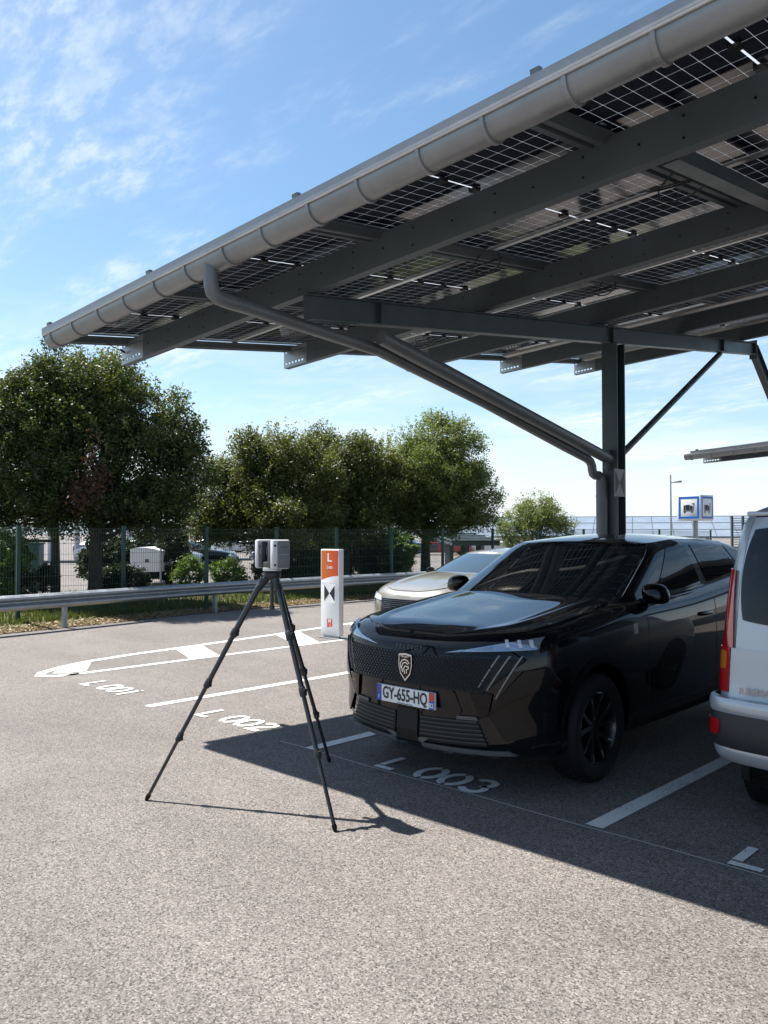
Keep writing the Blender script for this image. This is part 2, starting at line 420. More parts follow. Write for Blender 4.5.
# low cloud bank toward the horizon
mp2 = N('ShaderNodeMapping'); mp2.inputs['Scale'].default_value = (3.2, 3.2, 17); Lk(tc.outputs['Generated'], mp2.inputs['Vector'])
c3 = N('ShaderNodeTexNoise'); c3.inputs['Scale'].default_value = 1.4; c3.inputs['Detail'].default_value = 8; c3.inputs['Roughness'].default_value = .55
Lk(mp2.outputs[0], c3.inputs['Vector'])
low = wm('MULTIPLY', wr(c3.outputs['Fac'], .42, .64, .15, 1), wr(sp.outputs[2], .02, .34, 1, 0))
cov = wm('MINIMUM', wm('ADD', wm('ADD', wm('MULTIPLY', cl, .85), wm('MULTIPLY', low, .62)), wr(sp.outputs[2], .0, .13, .72, 0)), 1)
mixc = N('ShaderNodeMix'); mixc.data_type = 'RGBA'
hs_ = N('ShaderNodeHueSaturation'); hs_.inputs['Saturation'].default_value = 1.12; hs_.inputs['Value'].default_value = 1.12; hs_.inputs['Hue'].default_value = .493; Lk(sky.outputs[0], hs_.inputs['Color'])
Lk(cov, mixc.inputs[0]); Lk(hs_.outputs[0], mixc.inputs[6]); mixc.inputs[7].default_value = (6.3, 6.95, 7.5, 1)
bg = N('ShaderNodeBackground'); bg.inputs['Strength'].default_value = .068
Lk(mixc.outputs[2], bg.inputs['Color'])
wo = N('ShaderNodeOutputWorld'); Lk(bg.outputs[0], wo.inputs['Surface'])

vs = scene.view_settings; vs.view_transform = 'Standard'; vs.look = 'None'; vs.exposure = 1.2; vs.gamma = 1; vs.use_curve_mapping = False
scene.cycles.max_bounces = 7; scene.cycles.diffuse_bounces = 2; scene.cycles.glossy_bounces = 4
scene.cycles.transparent_max_bounces = 8; scene.cycles.transmission_bounces = 4
scene.cycles.sample_clamp_indirect = 6; scene.cycles.caustics_reflective = False; scene.cycles.caustics_refractive = False
scene.cycles.use_denoising = True

# ------------------------------------------------------------------ ground and markings
mb = MB(); mb.add([(-900, -300, 0), (400, -300, 0), (400, 1200, 0), (-900, 1200, 0)], [(0, 1, 2, 3)])
struct(mb.build('ground', M['asphalt']))
edge_u = spl([-40, -4, 0, 3, 6, 9, 12, 20, 60], [-8.4, -8.9, -9.15, -9.5, -9.9, -10.05, -10.0, -10.0, -10.0])
mb = MB(); ys = [-40 + i * .5 for i in range(201)]
rows = [[(-15.2, y, .01) for y in ys], [(-12.5, y, .16) for y in ys], [(edge_u(y) - .7 + .04 * math.sin(y * 2.1), y, .07) for y in ys], [(edge_u(y) + .05 * math.sin(y * 3.3) + .03 * math.sin(y * 9.1), y, .012) for y in ys]]
mb.grid(rows); struct(mb.build('verge', M['lawn'], smooth=60))

def marking(name, poly, z=.004):
    mb = MB(); mb.add([(x, y, z) for x, y in poly], [tuple(range(len(poly)))]); return struct(mb.build(name, M['paint']))
for u, v0 in ((2.455, .03), (.005, 0.), (-2.31, -.06)):
    marking('bay_line', [(u - .055, v0), (u + .055, v0), (u + .055, 5.0), (u - .055, 5.0)])
marking('bay_line', [(-4.62, .25), (-4.52, .1), (-4.52, 8.5), (-4.62, 8.5)])
mb = MB(); strokes(mb, [[(-.35 + i * .4, .0 + .01 * math.sin(i * 1.7)) for i in range(26)]], .012, lambda a, b: (a, b, .003))
struct(mb.build('pavement_joint', M['crack']))
# traffic island: upper outline, tip and hatching
up = [(-4.57, .34), (-4.60, .06), (-4.76, -.06), (-4.95, 0.06), (-5.18, .4), (-5.38, .85), (-5.52, 1.5), (-5.66, 2.7), (-5.84, 4.1), (-6.02, 5.3), (-6.22, 6.6), (-6.4, 8.5)]
mb = MB(); strokes(mb, [up], .12, lambda a, b: (a, b, .004)); struct(mb.build('island_line', M['paint']))
marking('island_tip_fill', [(-4.70, .22), (-4.80, .12), (-4.92, .20), (-5.08, .45), (-5.24, .82), (-4.68, .48)], .005)
marking('island_hatching', [(-5.55, 2.25), (-5.63, 2.75), (-4.63, 2.35), (-4.63, 1.9)], .005)
marking('island_hatching', [(-5.82, 4.3), (-5.88, 4.85), (-4.63, 4.2), (-4.63, 3.75)], .005)
marking('island_hatching', [(-6.06, 6.2), (-6.14, 6.9), (-4.63, 6.1), (-4.63, 5.55)], .005)

def glyph(ch):
    def arc(cx, cy, rx, ry, a0, a1, n=24): return [(cx + rx * math.cos(R(a0 + (a1 - a0) * i / n)), cy + ry * math.sin(R(a0 + (a1 - a0) * i / n))) for i in range(n + 1)]
    if ch == '0': return [arc(.5, .5, .4, .42, 97, 263), arc(.5, .5, .4, .42, -83, 83)]
    if ch == '1': return [[(.5, .0), (.5, 1.0)], [(.52, .92), (.26, .80)]]
    if ch == '2': return [arc(.5, .70, .34, .22, 165, -30) + [(.5, .38), (.2, .12)], [(.08, .07), (.92, .07)]]
    if ch == '3': return [arc(.46, .72, .34, .22, 160, -75), arc(.46, .29, .38, .24, 80, -160)]
    if ch == '4': return [[(.7, 0), (.7, 1.0)], [(.66, .96), (.1, .3), (.95, .3)]]
    if ch == 'L': return [[(.16, .22), (.16, 1.0)], [(.05, .07), (.85, .07)]]
def bay_number(u, digits, v=.02):
    mb = MB()
    x = u
    for ch in 'L ' + digits:
        if ch == ' ': x += .06; continue
        wd = .2 if ch != 'L' else .26
        strokes(mb, [[(x + (a if ch != 'L' else a * .8) * wd, v + b * .30) for a, b in p] for p in glyph(ch)], .054, lambda a, b: (a, b, .006))
        x += wd + .012
    struct(mb.build('bay_number', M['paint']))
bay_number(.68, '003'); bay_number(-1.68, '002', .05); bay_number(-3.92, '001'); bay_number(3.2, '004', .03)

# leaf litter and grass along the verge
def set_tone(me, tone):
    at_ = me.attributes.new('tone', 'FLOAT', 'FACE'); at_.data.foreach_set('value', np.clip(tone, 0, 1).astype(np.float32))
def scatter_quads(name, mt, P, size, up, kind='stuff', aspect=.5):
    n = len(P); a = rng.uniform(0, 2 * np.pi, n)
    s = size[0] + rng.random(n) * (size[1] - size[0])
    if up:   # blades
        d = np.stack([np.cos(a), np.sin(a), np.zeros(n)], 1); lean = rng.normal(0, .25, (n, 2))
        tip = P + np.stack([lean[:, 0] * s, lean[:, 1] * s, s], 1)
        wv = d * (s * .09)[:, None]
        V = np.stack([P - wv, P + wv, tip + wv * .15, tip - wv * .15], 1)
    else:
        d = np.stack([np.cos(a), np.sin(a), rng.normal(0, .25, n)], 1); e = np.stack([-np.sin(a), np.cos(a), rng.normal(0, .25, n)], 1)
        V = np.stack([P - d * s[:, None], P - e * (s * aspect)[:, None], P + d * s[:, None], P + e * (s * aspect)[:, None]], 1)
    me = bpy.data.meshes.new(name); me.from_pydata(V.reshape(-1, 3).tolist(), [], np.arange(4 * n).reshape(-1, 4).tolist())
    set_tone(me, rng.random(n)); me.materials.append(mt); o = bpy.data.objects.new(name, me); COL.objects.link(o); o['kind'] = kind; return o
def verge_z(u, e): return np.where(u > e - .7, .012 + (e - u) / .7 * .058, .07 + (e - .7 - u) / 2.0 * .09)
n = 16000; v = rng.uniform(-2, 15, n); e = np.array([edge_u(y) for y in v]); u = e + .12 - np.abs(rng.normal(0, .38, n))
scatter_quads('fallen_leaves', M['litter'], np.stack([u, v, np.maximum(verge_z(u, e), .006) + .008], 1), (.018, .042), False)
n = 42000; v = rng.uniform(-2, 18, n); e = np.array([edge_u(y) for y in v]); u = e - .55 - rng.random(n) ** 1.4 * 4.0
scatter_quads('grass', M['grass'], np.stack([u, v, verge_z(u, e) - .01], 1), (.035, .12), True)

# ------------------------------------------------------------------ solar canopy
def ZR(u, v): return 3.56 + .128 * v + .05 * u          # top plane of the rafter
U0 = -2.87; UP = 1.8; V0 = -.87; VP = 1.08
TILT_V = math.atan(.128); TILT_U = math.atan(.04)
BAS = Matrix(((1, 0, .0), (0, 1, 0), (0, 0, 1)))
ex = Vector((1, 0, .05)).normalized(); ey = Vector((0, 1, .128)); ey = (ey - ex * ex.dot(ey)).normalized(); ez = ex.cross(ey)
MROT = Matrix((ex, ey, ez)).transposed().to_4x4()

def module_mesh():
    mb = MB()
    a, b = MODL / 2, MODW / 2
    mb.box(-a, a, -b, b, 0, .007, 0)
    for x0, x1, y0, y1 in ((-a - .001, a + .001, -b - .001, -b + .012), (-a - .001, a + .001, b - .012, b + .001)):
        mb.box(x0, x1, y0, y1, -.003, .032, 1)
    for x0, x1 in ((-a - .001, -a + .012), (a - .012, a + .001)): mb.box(x0, x1, -b + .0125, b - .0125, -.003, .032, 1)
    for y in (-.34, 0, .34): mb.box(-.028, .028, y - .03, y + .03, -.022, -.001, 2)
    return mb

def canopy(label, loc, cols, rows, gutter_end, full=True):
    root = thing('solar_canopy', label, 'solar canopy', loc, 0, 'solar parking canopies')
    # modules
    proto = None
    for i in range(cols):
        for j in range(rows):
            u = U0 + UP * i + UP / 2; v = V0 + VP * j + VP / 2
            if proto is None:
                o = module_mesh().build('solar_panel', [M['pv'], M['galv'], M['blackplastic']], root, fix=True); proto = o
            else:
                o = proto.copy(); COL.objects.link(o); o.parent = root
            T = MROT.copy(); T.translation = Vector((u, v, ZR(u, v) + .285)); o.matrix_local = T
    uend = U0 + UP * cols
    vend = V0 + VP * rows
    # carrier channels under the module joints
    for i in range(cols + 1):
        u = U0 + UP * i
        mb = MB()
        prof = [(-.1, .262), (-.1, .25), (-.075, .25), (-.06, .20), (-.02, .20), (-.008, .25), (.008, .25), (.02, .20), (.06, .20), (.075, .25), (.1, .25), (.1, .262), (.068, .262), (.052, .212), (.03, .212), (.014, .262), (-.014, .262), (-.03, .212), (-.052, .212), (-.068, .262)]
        mb.prism(prof, lambda a, b, c, u=u: (u + a, V0 + .06 + c, ZR(u, V0 + .06 + c) + b), vend - V0 - .1)
        mb.build('carrier_channel', M['purlin'], root)
    # purlins (deep cold formed sections) with slotted ends
    pv_ = [-.02, 2.12, 4.33, 6.58, 8.85] if full else [-.02, 2.12]
    for v in pv_:
        mb = MB(); z0 = .004; h = .235
        def bx(ua, ub, ya, yb, za, zb):
            vs = []
            for zz in (za, zb):
                for uu, yy in ((ua, ya), (ub, ya), (ub, yb), (ua, yb)): vs.append((uu, v + yy, ZR(uu, v) + zz))
            mb.add(vs, [(3, 2, 1, 0), (4, 5, 6, 7), (0, 1, 5, 4), (1, 2, 6, 5), (2, 3, 7, 6), (3, 0, 4, 7)])
        ua = U0 - .06; us = ua + .42; t = .004
        bx(us, uend, -t, t, z0 + .0, z0 + h)
        bx(ua, uend, t, .075, z0, z0 + .006); bx(ua, uend, t, .075, z0 + h - .006, z0 + h)
        bx(ua, uend, .069, .075, z0 + .006, z0 + .03)
        main = mb; mb = MB()
        # end plate with two slot rows, galvanised, paler to carry its sunlit look
        for za, zb in ((0, .035), (.06, .175), (.2, .235)): bx(ua, us, -t, t, z0 + za, z0 + zb)
        for k in range(7):
            for za, zb in ((.035, .06), (.175, .2)): bx(ua + k * .06, ua + k * .06 + (.02 if k < 6 else .06), -t, t, z0 + za, z0 + zb)
        mb.build('end_plate', M['galv'], root); mb = main
        # bolts
        mb.cur = 1
        for k in range(int((uend - us) / .32)):
            uu = us + .15 + k * .32 + rng.uniform(-.06, .06)
            for zz in ((.06, .18) if k % 2 else (.12,)):
                mb.lathe([(-.010, .0), (-.010, .007), (-.003, .007)], 'y', 8, center=(uu, v, ZR(uu, v) + zz))
        mb.build('purlin', [M['purlin'], M['bolt']], root)
    # gutter: half round trough with lip and brackets
    gv = -.80; rr = .094
    mb = MB()
    prof = [(-rr - .02, .012), (-rr - .02, .028), (-rr, .028), (-rr, 0)] + [(rr * math.cos(R(180 + a)), rr * math.sin(R(180 + a))) for a in range(15, 181, 15)] + [(rr, .04), (rr - .006, .04)]
    prof += [((rr - .006) * math.cos(R(360 - a)), (rr - .006) * math.sin(R(360 - a))) for a in range(0, 181, 15)] + [(-rr + .006, .012)]
    gu0 = U0 + gutter_end
    def gz(u): return ZR(u, gv) + .222
    mb.prism(prof, lambda a, b, c: (gu0 + c, gv + a, gz(gu0 + c) + b), uend - gu0)
    mb.prism([(rr * math.cos(R(180 + a)) * 1.01, rr * math.sin(R(180 + a)) * 1.01) for a in range(0, 181, 12)], lambda a, b, c: (gu0 - .006 + c, gv + a, gz(gu0) + b), .008)
    g = mb.build('gutter', M['zinc'], root, smooth=35)
    mb = MB(); mb.tube([(gu0, gv - rr - .006, gz(gu0) + .012), (uend, gv - rr - .006, gz(uend) + .012)], .012, 10); mb.build('gutter_lip', M['alu'], g, smooth=60)
    k = 0; uu = gu0 + .12
    while uu < uend:
        mb = MB(); r2 = rr + .011
        prof = [(r2 * math.cos(R(180 + a)), r2 * math.sin(R(180 + a))) for a in range(0, 181, 12)] + [((r2 - .012) * math.cos(R(360 - a)), (r2 - .012) * math.sin(R(360 - a))) for a in range(0, 181, 12)]
        mb.prism(prof, lambda a, b, c: (uu + c, gv + a, gz(uu) + b), .024)
        mb.box(uu - .004, uu + .022, gv + rr - .02, gv + rr + .06, gz(uu) - .012, gz(uu) + .014)
        mb.build('gutter_bracket', M['zinc'], g)
        uu += .44 + (.04 if k % 2 else 0); k += 1
    # flashing strip and small clips above the gutter
    mb = MB()
    mb.prism([(-.892, .272), (-.882, .272), (-.876, .318), (-.88, .322), (-.896, .320)], lambda a, b, c: (U0 + .02 + c, a, ZR(U0 + .02 + c, a) + b), uend - U0 - .04)
    mb.build('edge_flashing', M['zinc'], root)
    for k in range(cols):
        uu = U0 + .16 + k * UP
        mb = MB(); T = MROT.copy(); T.translation = Vector((uu, -.885, ZR(uu, -.885) + .335)); mb.box(-.026, .026, -.012, .02, -.03, .012, T=T)
        mb.build('panel_clip', M['pipe'], root)
    if not full: return root
    # light cable trays beside the far purlins
    for v in (6.25, 8.62):
        mb = MB()
        mb.prism([(-.06, .19), (.06, .19), (.06, .23), (.055, .23), (.055, .195), (-.055, .195), (-.055, .23), (-.06, .23)], lambda a, b, c, v=v: (-2.6 + c, v + a, ZR(-2.6 + c, v) + b), 6.5)
        mb.build('cable_tray', M['alu'], root)
    # pale bars along the module row joints, added to block sun through gaps
    for v in [V0 + VP * k for k in range(1, rows)]:
        mb = MB()
        mb.prism([(-.022, .262), (.022, .262), (.022, .276), (-.022, .276)], lambda a, b, c, v=v: (U0 + .05 + c, v + a, ZR(U0 + .05 + c, v) + b), uend - U0 - .1)
        mb.build('row_joint_blocker', M['alu'], root)
    # rafter
    mb = MB(); hw = .05; hh = .2; t = .005; ra, rb = -.08, 9.45
    def bxv(ua, ub, va, vb, za, zb):
        vs = []
        for zz in (za, zb):
            for uu, vv in ((ua, va), (ub, va), (ub, vb), (ua, vb)): vs.append((uu, vv, 3.555 + .128 * vv + zz))
        mb.add(vs, [(3, 2, 1, 0), (4, 5, 6, 7), (0, 1, 5, 4), (1, 2, 6, 5), (2, 3, 7, 6), (3, 0, 4, 7)])
    bxv(-hw, hw, ra, rb, -.01, 0); bxv(-hw, hw, ra + .06, rb, -hh, -hh + .01)
    bxv(-t, t, ra + .02, rb, -hh + .01, -.01)
    for v in (.77, 4.78, 8.15, 9.44): bxv(-hw, hw, v - .008, v + .008, -hh + .0105, -.0105)
    mb.build('rafter', M['steel'], root)
    # column H section
    mb = MB(); zt = 3.555 + .128 * 4.85 - hh - .002
    mb.box(-.1, .1, 4.75, 4.765, .02, zt); mb.box(-.1, .1, 4.935, 4.95, .02, zt); mb.box(-.006, .006, 4.7655, 4.9345, .02, zt)
    mb.box(-.15, .15, 4.66, 5.04, 0, .02)
    mb.build('column', M['steel'], root)
    # braces
    mb = MB(); mb.tube([(0, .80, 3.36), (0, 4.74, 2.565)], .066, 24)
    mb.box(-.012, .012, 4.6, 4.749, 2.44, 2.68); mb.build('brace', M['pipe'], root, smooth=40)
    mb = MB(); mb.tube([(0, 8.1, 4.37), (0, 4.96, 2.60)], .04, 18); mb.build('brace', M['steel'], root, smooth=40)
    # inclined leg of the neighbouring frame meeting the rafter end
    mb = MB()
    P0 = Vector((0, 9.48, 4.66)); d = Vector((0, .78, -.62)).normalized(); q = Vector((0, .62, .78)); T = Matrix((Vector((1, 0, 0)), d, q)).transposed().to_4x4(); T.translation = P0
    mb.box(-.05, .05, 0, 7.3, .09, .1, T=T); mb.box(-.05, .05, 0, 7.3, -.1, -.09, T=T); mb.box(-.005, .005, 0, 7.3, -.09, .09, T=T)
    mb.box(-.06, .06, 9.455, 9.47, 4.5, 4.8)
    mb.build('raking_leg', M['steel'], root)
    # downpipe
    mb = MB()
    pts = [(-.13, -.83, 3.63), (-.13, -.83, 3.48), (-.13, -.815, 3.43), (-.13, -.77, 3.40), (-.13, -.69, 3.39), (-.13, -.55, 3.385), (-.12, .9, 3.28), (-.10, 2.4, 2.99), (-.10, 3.9, 2.66), (-.10, 4.38, 2.56), (-.1, 4.46, 2.53), (-.1, 4.50, 2.48), (-.1, 4.51, 2.43), (-.1, 4.53, 2.385), (-.1, 4.58, 2.37), (-.09, 4.64, 2.37), (-.08, 4.67, 2.35), (-.07, 4.68, 2.29), (-.07, 4.68, .03)]
    mb.tube(pts, [.055] * 6 + [.052] * 8 + [.055] * 3 + [.068] * 2, 18)
    for z in (2.12, 1.2): mb.lathe([(z - .012, .072), (z + .012, .072)], 'z', 18, center=(-.07, 4.68, 0))
    mb.build('downpipe', M['pipe'], root, smooth=50)
    # strut between first two purlins and loose cables
    mb = MB(); mb.box(2.78, 2.88, .25, 2.26, 0, 0) if False else None
    vsx = []
    for zz in (.06, .15):
        for uu, vv in ((2.79, .26), (2.89, .26), (2.89, 2.262), (2.79, 2.262)): vsx.append((uu, vv, ZR(uu, vv) + zz))
    mb.add(vsx, [(3, 2, 1, 0), (4, 5, 6, 7), (0, 1, 5, 4), (1, 2, 6, 5), (2, 3, 7, 6), (3, 0, 4, 7)])
    mb.build('tie_strut', M['steel'], root)
    for (u, v, s) in ((2.6, .95, .16), (.82, 1.2, .12), (-.98, 1.25, .1), (2.55, 3.4, .1), (.75, 3.3, .1)):
        mb = MB()
        P = [(u - s + .0 * k, v + s * math.sin(k * .9), ZR(u, v) + .2 - s * .5 * math.sin(k * .52)) for k in range(1)]
        for ph in (0, 1.2):
            P = [(u + s * math.cos(k * .55 + ph) * 1.1, v + s * .9 * math.sin(k * .5 + ph * 2), ZR(u, v) + .19 - .09 * math.sin(k * .35)) for k in range(10)]
            mb.tube(P, .006, 6)
        mb.build('loose_cable', M['cable'], root)
    # thin wire hanging from the slotted purlin end
    mb = MB(); mb.tube([(U0 + .05, -.25, ZR(U0, -.25) + .2), (U0 + .02, -.02, ZR(U0, -.0) + .11), (U0 + .0, .15, ZR(U0, .15) + .08)], .004, 6)
    mb.tube([(U0 + .03, -.09, ZR(U0, -.0) + .135), (U0 + .024, -.04, ZR(U0, 0) + .115)], .012, 8)
    mb.build('hanging_wire', M['cable'], root)
    return root

canopy('large grey steel solar panel canopy on one column sheltering the black car', (0, 0, 0), 9, 10, .07)
canopy('distant grey canopy corner with gutter behind the silver van at the frame edge', (.1, 14.25, -.15), 9, 10, -.12)

# survey targets: square with hourglass
def survey_target(label, frame, w, h, lightmat, darkmat):
    mb = MB(); t = .004
    mb.prism([(-w / 2, -h / 2), (w / 2, -h / 2), (w / 2, h / 2), (-w / 2, h / 2)], lambda a, b, c: frame(a, b, c), t, 0)
    m = .0
    for sgn in (-1, 1):
        mb.prism([(sgn * w * .42, -h * .42), (sgn * w * .42, h * .42), (sgn * w * .015, 0)], lambda a, b, c: frame(a, b, t + .001 + c), .001, 1)
    o = mb.build('survey_target', [lightmat, darkmat]); tag(o, label, 'survey target', 'hourglass survey targets'); return o
survey_target('grey and dark hourglass survey target fixed on the canopy column', lambda a, b, c: (.102 + c, 4.79 + a, 2.28 + b), .25, .33, M['targetgrey'], M['darkgrey'])

# ------------------------------------------------------------------ sign pylon
P = thing('sign_pylon', 'white and orange bay sign pylon with letter L standing on the hatched island', 'sign', (-4.86, 4.63, 0))
mb = MB(); mb.box(-.215, .215, 0, .1, .05, 1.42); mb.build('panel', M['white'], P, bevel=.006)
mb = MB(); mb.box(-.25, .25, -.06, .16, 0, .012); mb.box(-.18, .18, .03, .07, .012, .05); mb.build('base_plate', M['galv'], P)
mb = MB(); c = [(-.2, 1.40), (.2, 1.40), (.2, 1.0)] + [(.2 - .4 * t, 1.0 - .065 * t ** 2 - .015 * t) for t in (.15, .3, .45, .6, .75, .9, 1)]
mb.prism(c, lambda a, b, cc: (a, -.002 - cc, b), .002); mb.build('orange_field', M['orange'], P)
mb = MB(); f = lambda x, y, ox=0, oz=0: (x + ox, -.0055, y + oz)
mb.prism([(-.05, 1.22), (.055, 1.22), (.055, 1.245), (-.018, 1.245), (-.018, 1.355), (-.05, 1.355)], lambda a, b, cc: (a, -.0045 - cc, b), .001)
put_text(mb, 'Lots', .075, lambda x, y: (x, -.0055, 1.135 + y), bold=.0015); mb.build('letter', M['whiteink'], P)
mb = MB(); put_text(mb, 'PARC AUTO  \u2022', .056, lambda x, y: (x, -.003, .865 + y)); mb.build('caption', M['greyink'], P)
mb = MB(); mb.prism([(-.06, .17), (.06, .19), (.06, .31), (-.06, .31)], lambda a, b, cc: (a, -.002 - cc, b), .002, 0)
put_text(mb, 'M', .085, lambda x, y: (x, -.0055, .27 + y), bold=.003, mi=1)
put_text(mb, 'J', .05, lambda x, y: (x + .015, -.0055, .212 + y), bold=.002, mi=1)
mb.build('logo', [M['printred'], M['whiteink']], P)
survey_target('white hourglass survey target stuck on the sign pylon', lambda a, b, c: (-4.86 + a, 4.627 - c, .72 + b), .29, .30, M['whiteink'], M['ink'])

# ------------------------------------------------------------------ tripod and scanner
HX, HY = .672, -.894
T = thing('tripod', 'tall black carbon survey tripod straddling the shadow edge on the asphalt', 'tripod', (HX, HY, 0))
feet = [(.193, -1.51), (1.451, -1.051), (.377, -.122)]
ztop = 1.42
for fx, fy in feet:
    a = Vector((0, 0, ztop)); ft = Vector((fx - HX, fy - HY, 0)); hd = Vector((ft.x, ft.y, 0)).normalized()
    a = a + hd * .055 + Vector((0, 0, -.03))
    L = ft - a; mb = MB()
    for (s0, s1, r) in ((0, .25, .019), (.25, .48, .0165), (.48, .72, .014), (.72, .985, .0115)):
        mb.tube([a + L * s0, a + L * s1], r, 14)
    leg = mb.build('leg', M['carbon'], T, smooth=40)
    for s, r in ((.25, .025), (.48, .022), (.72, .019)):
        mb = MB()
        mb.tube([a + L * (s - .018), a + L * (s - .013), a + L * (s + .012), a + L * (s + .017)], [r * .9, r, r, r * .9], 14)
        p = a + L * s; mb.box(p.x + r * .6, p.x + r * 1.25, p.y - .012, p.y + .012, p.z - .02, p.z + .02)
        mb.build('leg_clamp', M['blackplastic'], leg, smooth=40)
    mb = MB(); mb.tube([a + L * .975, a + L * .985, a + L * 1.0], [.015, .015, .009], 12); mb.build('foot', M['rubber'], leg, smooth=40)
    mb = MB(); mb.tube([a + hd * -.03 + Vector((0, 0, .01)), a + L * .05], .024, 12); mb.build('leg_hinge', M['blackplastic'], leg, smooth=40)
mb = MB(); mb.lathe([(1.385, 0), (1.385, .045), (1.40, .058), (1.425, .058), (1.43, .05), (1.435, 0)], 'z', 24); mb.build('spider_head', M['blackplastic'], T, smooth=40)
mb = MB(); mb.tube([(0, 0, 1.39), (0, 0, 1.2)], .012, 12); mb.lathe([(1.19, 0), (1.19, .018), (1.21, .018), (1.21, 0)], 'z', 12); mb.build('centre_post', M['carbon'], T, smooth=40)
S = thing('laser_scanner', 'grey and white laser scanner mounted on the black tripod', 'laser scanner', (HX, HY, 1.437), R(-9)); S.scale = (1.08, 1.08, 1.0)
mb = MB(); mb.lathe([(0, 0), (0, .055), (.018, .055), (.02, .05), (.02, 0)], 'z', 24); mb.build('mount', M['alu'], S, smooth=40)
# core: dark body with the mirror slot; local x = across the two covers, y = depth (front at -y)
mb = MB()
mb.box(-.08, -.036, -.05, .05, .02, .19); mb.box(.03, .078, -.05, .05, .02, .19); mb.box(-.0365, .0305, -.045, .045, .02, .058); mb.box(-.0365, .0305, .03, .048, .057, .185)
mb.build('core_housing', M['scancore'], S, bevel=.006)
for x0, x1 in ((-.115, -.077), (.074, .115)):
    mb = MB(); mb.box(x0, x1, -.058, .058, .014, .2); cv = mb.build('side_cover', M['scanwhite'], S, bevel=.012)
mb = MB(); mb.box(.1151, .1175, -.03, .05, .02, .106); mb.box(.1151, .1175, -.03, .05, .1085, .192); mb.build('side_panel', M['scangrey'], S, bevel=.004)
mb = MB(); put_text(mb, 'FARO', .02, lambda x, y: (.1182, .014 + x, .152 + y)); mb.build('emblem', M['ink'], S)
mb = MB(); mb.tube([(-.034, 0, .125), (.028, 0, .125)], .026, 20, mi=1); mb.prism([(-.02, -.028), (.02, -.028), (.02, .028), (-.02, .028)], lambda a, b, c: (-.009 + a * .8, -.03 - a * .5 - c, .125 + b), .004, 0)
mb.build('mirror', [M['mirror'], M['blackplastic']], S, smooth=40)
mb = MB()
for y, z in ((-.045, .163), (-.045, .04)): mb.lathe([(.1152, 0), (.1162, .008), (.116, 0)], 'x', 14, center=(0, y, z))
for z in (.16, .1): mb.lathe([(-.054, 0), (-.053, .009), (-.049, .009)], 'y', 14, center=(-.06, 0, z))
mb.build('lenses', M['ink'], S)

